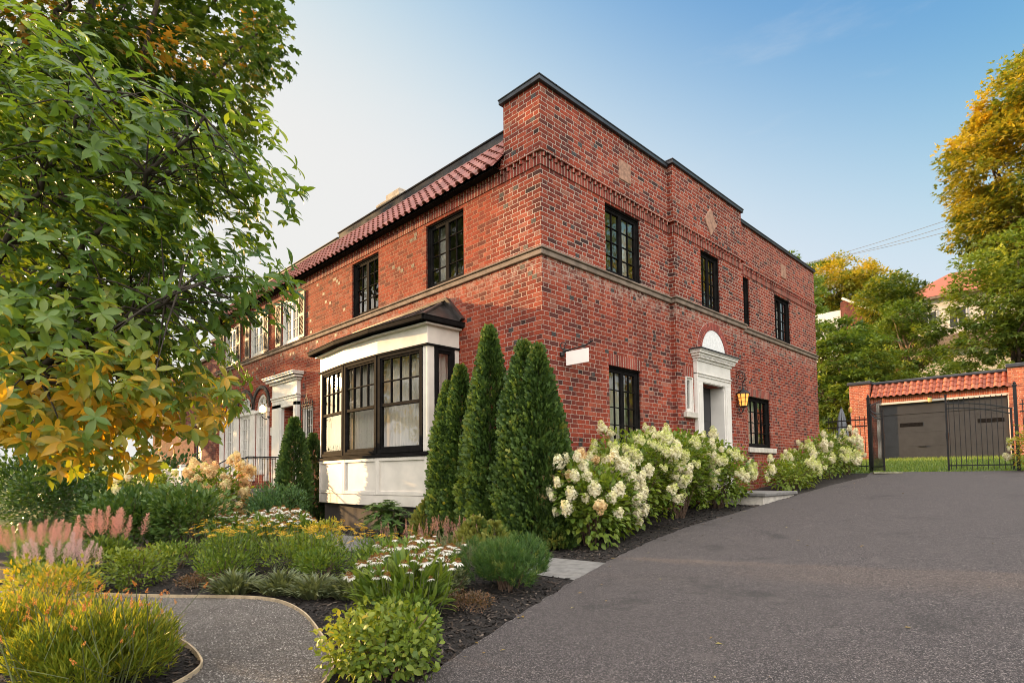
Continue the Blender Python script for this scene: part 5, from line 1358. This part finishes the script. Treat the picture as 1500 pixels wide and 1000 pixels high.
hydrangea('white hydrangea at the far house corner before the iron fence', .72, 11.4, .66, .9, 1.30, 1500, 34, group=HB, hs=1.0)
hydrangea('hydrangea against the left iron gate post', .78, 12.85, .50, .55, 1.12, 1000, 20, group=HB, hs=.95)
hydrangea('yellow green hydrangea leaning in at the right edge by the taller gate post', 5.15, 13.05, .55, .60, 1.30, 1100, 12, tint=(.75, .2), group='panicle hydrangeas elsewhere', mat='leaf_lime', hs=.95)
hydrangea('pink tinged hydrangea in front of the entrance steps', -6.65, -2.75, .66, .6, 1.50, 1800, 50, 'peach', 'panicle hydrangeas elsewhere', hs=1.)
hydrangea('pale green hydrangea beside the white porch rail', -8.9, -3.45, .70, .6, 1.68, 1700, 26, group='panicle hydrangeas elsewhere', tint=(.6, .2), hs=.9)

# ---- arborvitae columns
def arborvitae(label, x, y, peaks, h, r, n, tint=(.45, .2), group='arborvitae by the house', cat='conifer', name='arborvitae', spr=.085):
    t = thing(name, label, cat, (x, y, gzf(x, y)), group=group)
    c = Cloud(); b = MB()
    for (dx, dy, ph, pr, share) in peaks:
        m_ = int(n * share); f_ = rng.random(m_) ** 1.25; a = rng.uniform(0, 2 * pi, m_)
        prof = np.interp(f_, [0, .06, .2, .45, .68, .86, 1], [.84, .98, 1., .93, .70, .36, .03]) * pr
        bf, ba, bs = rng.random(70) ** 1.2, rng.uniform(0, 2 * pi, 70), rng.uniform(-.16, .20, 70)
        dl = np.abs((a[:, None] - ba[None] + pi) % (2 * pi) - pi) * pr / .12; df = (f_[:, None] - bf[None]) * ph / .15
        bump_ = (np.exp(-dl ** 2 - df ** 2) * bs[None]).sum(1)
        lump = 1 + .05 * np.sin(a * 5 + f_ * 19) + bump_
        q = prof * lump * np.where(rng.random(m_) < .72, rng.uniform(.84, 1.10, m_), rng.uniform(.45, .9, m_))
        p = np.stack([dx + q * np.cos(a), dy + q * np.sin(a), .02 + f_ * ph], 1)
        od = np.stack([np.cos(a), np.sin(a), np.zeros(m_)], 1)
        Yd = nrm(od * .75 + UP * rng.uniform(.3, 1.1, m_)[:, None] + unit(m_) * .45)
        tang = np.stack([-np.sin(a), np.cos(a), np.zeros(m_)], 1)
        Zd = nrm(tang + unit(m_) * .8 + od * .4)
        tn = rng.normal(tint[0], tint[1], m_) + bump_ * 1.1 + np.where(f_ > .93, .25, 0)
        c.add(SPRAY[0], SPRAY[1], p, Yd, Zd, spr * rng.uniform(.65, 1.35, m_), tn)
        b.tube([(dx * .3, dy * .3, -.05), (dx, dy, ph * .5), (dx, dy, ph * .97)], [.05, .03, .006], 7)
    c.build('foliage', M['cedar'], t); b.build('trunk', M['bark'], t, local=True)
arborvitae('blunt double topped arborvitae next to the bay window', -1.15, -.92, [(-.12, 0, 2.55, .30, .5), (.12, .05, 2.80, .29, .5)], 2.9, .4, 17000)
arborvitae('tallest pointed arborvitae, the middle of the three', -.42, -.88, [(.10, 0, 3.30, .34, .72), (-.15, -.02, 2.4, .26, .28)], 3.4, .38, 18500)
arborvitae('wide arborvitae with twin tips at the brick corner', .42, -.72, [(-.15, 0, 2.98, .42, .50), (.10, .03, 2.88, .41, .40), (.42, .10, 1.75, .19, .10)], 3.0, .5, 21000)
arborvitae('small pointed spruce like conifer in front of the entrance', -5.5, -1.65, [(0, 0, 2.30, .31, 1)], 2.3, .33, 9000, (.32, .14), 'small conifers by the bay', spr=.08)
arborvitae('narrow dark conifer tucked between bay and small spruce', -6.6, -.70, [(0, 0, 2.0, .28, 1)], 2., .24, 5000, (.25, .12), 'small conifers by the bay', spr=.08)
arborvitae('little golden conifer at the foot of the first arborvitae', -1.62, -1.12, [(0, 0, .62, .22, .7), (.15, .1, .45, .18, .3)], .6, .25, 2600, (.85, .12), None, spr=.07)
arborvitae('small yellow green conifer behind the mugo pine', .35, -1.75, [(0, 0, .52, .26, .6), (.24, .1, .46, .22, .4)], .5, .25, 2600, (.85, .14), None, spr=.07)

# ---- mugo pine
def mugo():
    x, y = 1.86, -2.62
    t = thing('mugo_pine', 'low round dark green pine shrub beside the asphalt and the mulch', 'shrub', (x, y, gzf(x, y)))
    c = Cloud(); nt = 900
    p, u = dome(nt, .46, .46, .50, 12, .75, .03); d = nrm(u * .55 + UP * .9 + unit(len(p)) * .25); nn = 26
    i = np.repeat(np.arange(len(p)), nn); N = len(i)
    f_ = rng.random(N); pos = p[i] + d[i] * (f_ * .09 - .03)[:, None]
    Yd = nrm(d[i] * .9 + unit(N) * .75); tn = rng.normal(.5, .18, len(p))[i] + rng.normal(0, .1, N) + f_ * .15
    c.add(NEEDLE[0], NEEDLE[1], pos, Yd, unit(N), np.stack([np.full(N, .11), rng.uniform(.05, .085, N), np.ones(N)], 1), tn)
    c.build('foliage', M['pine'], t); stems(24, .42, .42, .42, .008).build('stem', M['twig'], t, local=True)
mugo()

# ---- leafy mounds
leaf_mound('lime_shrub', 'bright lime green leafy mound at the bottom edge between path and asphalt', 'shrub', 2.86, -4.78, .47, .38, .50, 2300, .052, 'leaf_lime', BROAD, tint=(.30, .2), toptint=.35, rise=.1, width=.85, lobes=17, mess=1.1, edge_gold=lambda p: np.clip(-p[:, 0] * .5 - p[:, 1] * .5, -.05, .4))
leaf_mound('lime_shrub', 'light green leafy mound left of the path bend, beside the pink plumes', 'shrub', -2.50, -5.05, .52, .45, .50, 1500, .065, 'leaf_lime', LEAF, tint=(.32, .16), toptint=.3, width=.9, mess=.9, lobes=14)
leaf_mound('dark_shrub', 'big dark green shrub behind the pink plumes', 'shrub', -5.9, -4.5, 1.15, .8, 1.25, 3200, .12, 'leaf_dark', LEAF, tint=(.5, .22), group='dark shrubs in the left bed')
leaf_mound('dark_shrub', 'dark green shrub nearer the path, right of the bigger one', 'shrub', -5.0, -3.75, .85, .75, 1.20, 2400, .11, 'leaf_dark', LEAF, tint=(.62, .22), group='dark shrubs in the left bed')
leaf_mound('hedge_shrub', 'nearly black green shrub at the far left edge of the lawn', 'shrub', -12.8, -4.9, 1.5, 1.1, 1.75, 2600, .13, 'leaf_dark', LEAF, tint=(.2, .15))
leaf_mound('hedge_shrub', 'dark rounded shrub at the lawn left of the porch', 'shrub', -11.4, -3.4, 1.2, 1., 1.6, 2300, .13, 'leaf_dark', LEAF, tint=(.32, .18))
leaf_mound('feathery_shrub', 'soft blue green feathery shrub left of the bay window', 'shrub', -5.25, -2.15, .95, .62, 1.05, 5200, .055, 'leaf_blue', LEAF, tint=(.5, .2), rise=.8, toptint=.3)
leaf_mound('fern_shrub', 'fine green shrub in front of the feathery one', 'shrub', -6.9, -3.2, .8, .6, .9, 2600, .06, 'leaf_mid', LEAF, tint=(.4, .2), rise=.5)
for k, (x, y, h_, lb) in enumerate(((-17.5, -4.6, 2.2, 'tall dark hedge bush behind the left lawn, nearest the maple'), (-20.5, -3.6, 2.6, 'tall dark hedge bush farther back beside the dark brick house'), (-16.5, -1.6, 2.1, 'dark hedge bush between lawn and dark brick house'), (-24, -6.2, 3.0, 'tall dark hedge bush far down the left edge'))):
    leaf_mound('hedge_shrub', lb, 'shrub', x, y, 1.9, 1.5, h_, 2600, .17, 'leaf_dark', LEAF, tint=(.25, .18), group='hedge bushes by the left lawn')
def rhodo():
    x, y = -2.55, -1.22
    t = thing('rhododendron', 'rhododendron with long leaf whorls under the white bay apron', 'shrub', (x, y, gzf(x, y)))
    p, u = dome(150, .66, .40, .66, 8, .75); n = len(p); c = Cloud()
    for k in range(9):
        a = 2 * pi * k / 9 + rng.normal(0, .2, n); ax_ = nrm(u * .5 + UP * .9); r1 = nrm(np.cross(ax_, unit(n))); r2 = np.cross(ax_, r1)
        d = nrm(r1 * np.cos(a)[:, None] + r2 * np.sin(a)[:, None] + ax_ * .15)
        c.add(OVATE[0], OVATE[1], p, d, ax_, np.stack([np.full(n, .10), rng.uniform(.09, .14, n), np.full(n, .11)], 1), rng.normal(.6, .2, n))
    c.build('foliage', M['leaf_dark'], t, smooth=True); stems(14, .6, .36, .55, .009).build('stem', M['twig'], t, local=True)
rhodo()
leaf_mound('golden_shrub', 'small golden leaved shrub just left of the coneflowers', 'shrub', -2.05, -2.72, .36, .30, .62, 900, .055, 'leaf_gold', LEAF, tint=(.5, .2))
leaf_mound('golden_shrub', 'golden leaved shrub at the left edge below the pink plumes', 'shrub', -1.45, -6.02, .62, .42, .58, 1500, .065, 'leaf_gold', LEAF, tint=(.55, .22), rise=.4)
def rosette_clump(name, label, cat, x, y, rx, h, n, lsize, mat, group=None, tint=(.5, .2), width=1.6, arch=.55):
    t = thing(name, label, cat, (x, y, gzf(x, y)), group=group)
    a = rng.uniform(0, 2 * pi, n); q = rng.random(n) ** .7
    p = np.stack([rx * .55 * q * np.cos(a), rx * .55 * q * np.sin(a), h * .25 * (1 - q) * rng.random(n)], 1)
    Yd = nrm(np.stack([np.cos(a) * (.25 + q * .8), np.sin(a) * (.25 + q * .8), np.full(n, arch) + (1 - q) * .8], 1) + unit(n) * .25)
    s_ = lsize * rng.uniform(.65, 1.2, n)
    Cloud().add(BLADE[0], BLADE[1], p, Yd, nrm(UP + unit(n) * .3), np.stack([s_ * width, s_, s_ * 1.6], 1), rng.normal(*tint, n)).build('foliage', M[mat], t)
    return t
for k, (x, y, lb) in enumerate(((-.80, -4.42, 'silvery perennial at the left end of the row above the path'), (-.30, -4.10, 'silvery perennial second from the left above the path'), (.22, -3.95, 'silvery perennial in the middle of the row by the path bend'), (.62, -3.72, 'silvery perennial next to the white coneflowers'))):
    rosette_clump('silver_perennial', lb, 'perennial', x, y, .36, .36, 420, .22, 'leaf_silver', 'silvery perennials edging the path', width=1.15, arch=.85, tint=(.55, .22))
leaf_mound('sedum_patch', 'low rusty sedum patch in the mulch below the mugo pine', 'perennial', 2.05, -3.35, .34, .26, .16, 1300, .026, 'leaf_rust', LEAF, tint=(.45, .22))
leaf_mound('sedum_patch', 'low reddish sedum patch at the left path edge', 'perennial', -1.55, -4.60, .34, .26, .16, 900, .03, 'leaf_rust', LEAF, tint=(.5, .22))

# ---- flowers with countable heads
for k, (x, y, rx, h_, mt_, lb) in enumerate(((-.45, -3.55, .42, .40, 'leaf_mid', 'leafy green perennial behind the silvery row, left of middle'), (.45, -3.30, .40, .38, 'leaf_mid', 'leafy green perennial between lavender and silvery row'), (-1.55, -3.25, .45, .46, 'leaf_lime', 'light green perennial among the yarrow'), (1.5, -3.15, .30, .30, 'leaf_silver', 'small grey green perennial left of the mugo pine'), (-1.75, -4.25, .42, .34, 'leaf_mid', 'low green perennial at the left end of the silvery row'), (-3.3, -4.4, .5, .42, 'leaf_mid', 'green perennial between the dark shrubs and the lime mound'), (-3.6, -3.5, .55, .5, 'leaf_mid', 'green perennial at the foot of the dark shrub nearer the path'), (2.35, -4.25, .30, .36, 'leaf_mid', 'leafy green perennial between the lime mound and the coneflowers'))):
    leaf_mound('green_perennial', lb, 'perennial', x, y, rx, rx * .8, h_, 1300, .055, mt_, LEAF, tint=(.5, .22), group='leafy filler perennials', rise=.6, width=.8)
def cone_head(seed):
    r = np.random.default_rng(seed); n = 13; c = Cloud()
    a = np.arange(n) * 2 * pi / n + r.normal(0, .08, n); d = np.stack([np.cos(a), np.sin(a), r.normal(-.35, .12, n)], 1)
    c.add([(-.13, 0, 0), (.13, 0, 0), (-.17, .6, -.05), (.17, .6, -.05), (0, 1, -.22)], [(0, 1, 3, 2), (2, 3, 4)], d * .012, d, np.tile(UP, (n, 1)), .046 * r.uniform(.85, 1.1, n), r.random(n), 0)
    m_ = 60; f_ = r.random(m_); b_ = r.uniform(0, 2 * pi, m_); q = .019 * np.sqrt(1 - f_ ** 2)
    p = np.stack([q * np.cos(b_), q * np.sin(b_), f_ * .022], 1)
    c.add(DIAM[0], DIAM[1], p, nrm(p + np.array([0, 0, .003])), unit(m_), .011, r.random(m_), 1)
    c.add([(-1, -1, 0), (1, -1, 0), (1, 1, 0), (-1, 1, 0), (0, 0, 1.1)], [(0, 1, 4), (1, 2, 4), (2, 3, 4), (3, 0, 4)], np.zeros((1, 3)), np.array([[0, 1., 0]]), np.array([[0, 0, 1.]]), .015, .3, 1)
    return c.build('flower_head', [M['petal'], M['cone']])
for sd in range(3): store('coneflower', sd, cone_head(sd))
def coneflowers(label, x, y, rx, ry, h, nh, nl, hs=1.):
    t = thing('coneflower_clump', label, 'flowers', (x, y, gzf(x, y)), group='white coneflower clumps')
    p, u = dome(nl, rx, ry, h * .86, 9, .3); N = len(p)
    Yd = nrm(u * .7 + UP * .6 + unit(N) * .5); s_ = rng.uniform(.10, .18, N)
    Cloud().add(BLADE[0], BLADE[1], p, Yd, nrm(UP + u * .5), np.stack([s_ * 1.9, s_, s_], 1), rng.normal(.55, .2, N)).build('foliage', M['leaf_mid'], t)
    b = MB(); pts = []; dr = []
    for i in range(nh):
        a = random.uniform(0, 2 * pi); q = random.random() ** .55; px, py = rx * q * cos(a), ry * q * sin(a); hz = h * random.uniform(.80, 1.08) * (1 - .22 * q * q)
        b.tube([(px * .6, py * .6, 0), (px * .9, py * .9, hz * .6), (px, py, hz)], [.004, .0035, .003], 4, caps=False); pts.append((px, py, hz)); dr.append((random.gauss(0, .22), random.gauss(0, .22), 1))
    b.build('stem', M['stem'], t, local=True); place_heads(t, 'coneflower', 3, pts, dr, hs)
coneflowers('white coneflower clump right behind the lime mound', 1.86, -3.92, .52, .48, .68, 58, 950)
coneflowers('white coneflower clump farther back, toward the salvia', 1.12, -3.22, .52, .48, .60, 46, 850)
coneflowers('white coneflowers below the feathery shrub', -3.1, -2.95, .80, .55, .70, 80, 1000, 1.15)
coneflowers('small white coneflower clump at the left end by the steps', -4.6, -3.15, .55, .45, .6, 40, 700, 1.1)

def yarrow_head(seed):
    r = np.random.default_rng(seed); n = 46; q = np.sqrt(r.random(n)) * .05; a = r.uniform(0, 2 * pi, n)
    p = np.stack([q * np.cos(a), q * np.sin(a), .012 - q * q * 4 + r.normal(0, .002, n)], 1)
    c = Cloud(); c.add(FLORET[0], FLORET[1], p, nrm(r.normal(size=(n, 3)) * np.array([1, 1, .2])), nrm(np.array([0, 0, 1.]) + r.normal(0, .25, (n, 3))), .016, r.random(n))
    return c.build('flower_head', M['yellow'])
def seed_spike(seed, mat, L, r0, n, name='flower_spike', size=.016):
    r = np.random.default_rng(seed); f_ = r.random(n) ** .9; a = r.uniform(0, 2 * pi, n); q = r0 * (1 - f_ * .85) * r.uniform(.5, 1.1, n)
    p = np.stack([q * np.cos(a), q * np.sin(a), f_ * L], 1)
    d = nrm(np.stack([np.cos(a), np.sin(a), np.full(n, .8)], 1)); c = Cloud()
    c.add(DIAM[0], DIAM[1], p, d, unit(n), size * (1.15 - .5 * f_), r.random(n)); return c.build(name, M[mat])
def plume(seed, mat):
    r = np.random.default_rng(seed); c = Cloud(); L = .30
    for k in range(26):
        f_ = .04 + .93 * k / 26; a0 = k * 2.4; ln = .085 * (1 - f_) ** .8 + .012; m_ = 22
        g = r.random(m_); ax_ = np.array([cos(a0) * .8, sin(a0) * .8, .85]); ax_ /= np.linalg.norm(ax_)
        p = np.array([0, 0, f_ * L]) + ax_ * (g * ln)[:, None] + r.normal(0, .0045, (m_, 3))
        c.add(DIAM[0], DIAM[1], p, nrm(ax_ + r.normal(0, .7, (m_, 3))), unit(m_), .012 * (1.2 - .5 * g), .35 + .3 * r.random(m_) + .2 * f_)
    return c.build('plume', M[mat])
for sd in range(3):
    store('yarrow', sd, yarrow_head(sd)); store('salvia', sd, seed_spike(sd, 'spike', .20, .014, 90)); store('seed', sd, seed_spike(30 + sd, 'orange', .10, .012, 60, size=.018)); store('astilbe', sd, plume(sd, 'pink')); store('lilac', sd, plume(20 + sd, 'lilac'))
def spiky(name, label, cat, x, y, rx, ry, h, nl, nh, kind, hs, leaf, lt, lsz, lw, headname, group=None, lean=.15, tint=(.5, .2), stemmat='stem', hh=(.85, 1.1), tm=LEAF, rise=.6):
    t = thing(name, label, cat, (x, y, gzf(x, y)), group=group)
    p, u = dome(nl, rx, ry, h * .85, 9, .25); N = len(p); s_ = lsz * rng.uniform(.6, 1.3, N)
    Cloud().add(tm[0], tm[1], p, nrm(u * .6 + UP * rise + unit(N) * .5), nrm(UP + unit(N) * .5), np.stack([s_ * lw, s_, s_], 1), rng.normal(tint[0], tint[1], N)).build('foliage', M[leaf], t)
    b = MB(); pts = []; dr = []
    for i in range(nh):
        a = random.uniform(0, 2 * pi); q = random.random() ** .55; px, py = rx * q * cos(a), ry * q * sin(a); hz = h * random.uniform(*hh)
        lx, ly = px * .25 + random.gauss(0, lean * h * .4), py * .25 + random.gauss(0, lean * h * .4)
        b.tube([(px * .7, py * .7, 0), (px, py, hz * .55), (px + lx, py + ly, hz)], [.004, .003, .002], 4, caps=False); pts.append((px + lx, py + ly, hz)); dr.append((lx * 2 + random.gauss(0, lean), ly * 2 + random.gauss(0, lean), 1))
    b.build('stem', M[stemmat], t, local=True); place_heads(t, kind, 3, pts, dr, hs, headname)
YG = 'yarrow clumps above the path'
spiky('yarrow_clump', 'orange yellow yarrow clump at the left, before the dark shrub', 'flowers', -2.3, -3.95, .72, .52, .62, 1700, 46, 'yarrow', 1.05, 'leaf_mid', 0, .06, .8, 'flower_head', YG, tint=(.5, .25))
spiky('yarrow_clump', 'yellow yarrow clump behind the silvery perennials', 'flowers', -1.1, -3.45, .74, .52, .60, 1800, 52, 'yarrow', 1.05, 'leaf_mid', 0, .06, .8, 'flower_head', YG, tint=(.6, .25))
spiky('yarrow_clump', 'sparse yarrow clump between the coneflowers', 'flowers', -.1, -2.95, .6, .45, .52, 1500, 26, 'yarrow', .95, 'leaf_mid', 0, .06, .8, 'flower_head', YG, tint=(.5, .25))
spiky('salvia_clump', 'clump of dusty pink salvia spikes in front of the arborvitae', 'flowers', .02, -1.80, .46, .28, .38, 900, 46, 'salvia', .9, 'leaf_silver', 0, .055, .6, 'flower_spike', 'salvia clumps', tint=(.45, .2))
spiky('salvia_clump', 'faded salvia clump left of the pinker one', 'flowers', -.75, -2.15, .46, .28, .34, 900, 26, 'salvia', .8, 'leaf_silver', 0, .055, .6, 'flower_spike', 'salvia clumps', tint=(.55, .2))
spiky('lavender_clump', 'grey green lavender mound behind the rusty sedum', 'flowers', .85, -2.55, .42, .34, .42, 2200, 16, 'salvia', .6, 'leaf_silver', 0, .07, .28, 'flower_spike', None, tint=(.5, .2), rise=1.1)
AG = 'astilbe clumps at the left edge'
spiky('astilbe_clump', 'pink astilbe plumes tallest in the left bed', 'flowers', -4.35, -5.02, .42, .36, .62, 900, 18, 'astilbe', 1.2, 'leaf_mid', 0, .08, 1., 'plume', AG, lean=.06, tint=(.5, .2), hh=(.72, 1.0))
spiky('astilbe_clump', 'pale pink astilbe drift at the far left edge', 'flowers', -4.7, -5.75, .80, .42, .48, 1500, 36, 'astilbe', 1.05, 'leaf_mid', 0, .08, 1., 'plume', AG, lean=.08, tint=(.5, .2))
spiky('astilbe_clump', 'palest mauve pink astilbe drift in front of the others', 'flowers', -3.0, -5.78, .64, .38, .40, 1400, 26, 'lilac', .95, 'leaf_mid', 0, .07, 1., 'plume', AG, lean=.08, tint=(.6, .2))
spiky('feathery_perennial', 'large golden feathery perennial with orange seed spikes at the bottom left corner', 'perennial', 1.40, -6.15, .70, .50, .66, 11000, 70, 'seed', .50, 'leaf_gold', 0, .075, .30, 'seed_spike', None, lean=.45, tint=(.20, .2), hh=(.7, 1.05), rise=.8)
spiky('feathery_perennial', 'golden green feathery perennial farther left beside the path', 'perennial', -.15, -6.35, .72, .40, .55, 7500, 50, 'seed', .50, 'leaf_gold', 0, .07, .32, 'seed_spike', None, lean=.4, tint=(.35, .24), hh=(.7, 1.05), rise=.8)
spiky('feathery_perennial', 'fine green perennial with orange spikes leaning over the gravel', 'perennial', .55, -5.98, .42, .26, .40, 3000, 34, 'seed', .6, 'leaf_mid', 0, .07, .3, 'seed_spike', None, lean=.5, tint=(.5, .24), hh=(.7, 1.1), rise=.8)
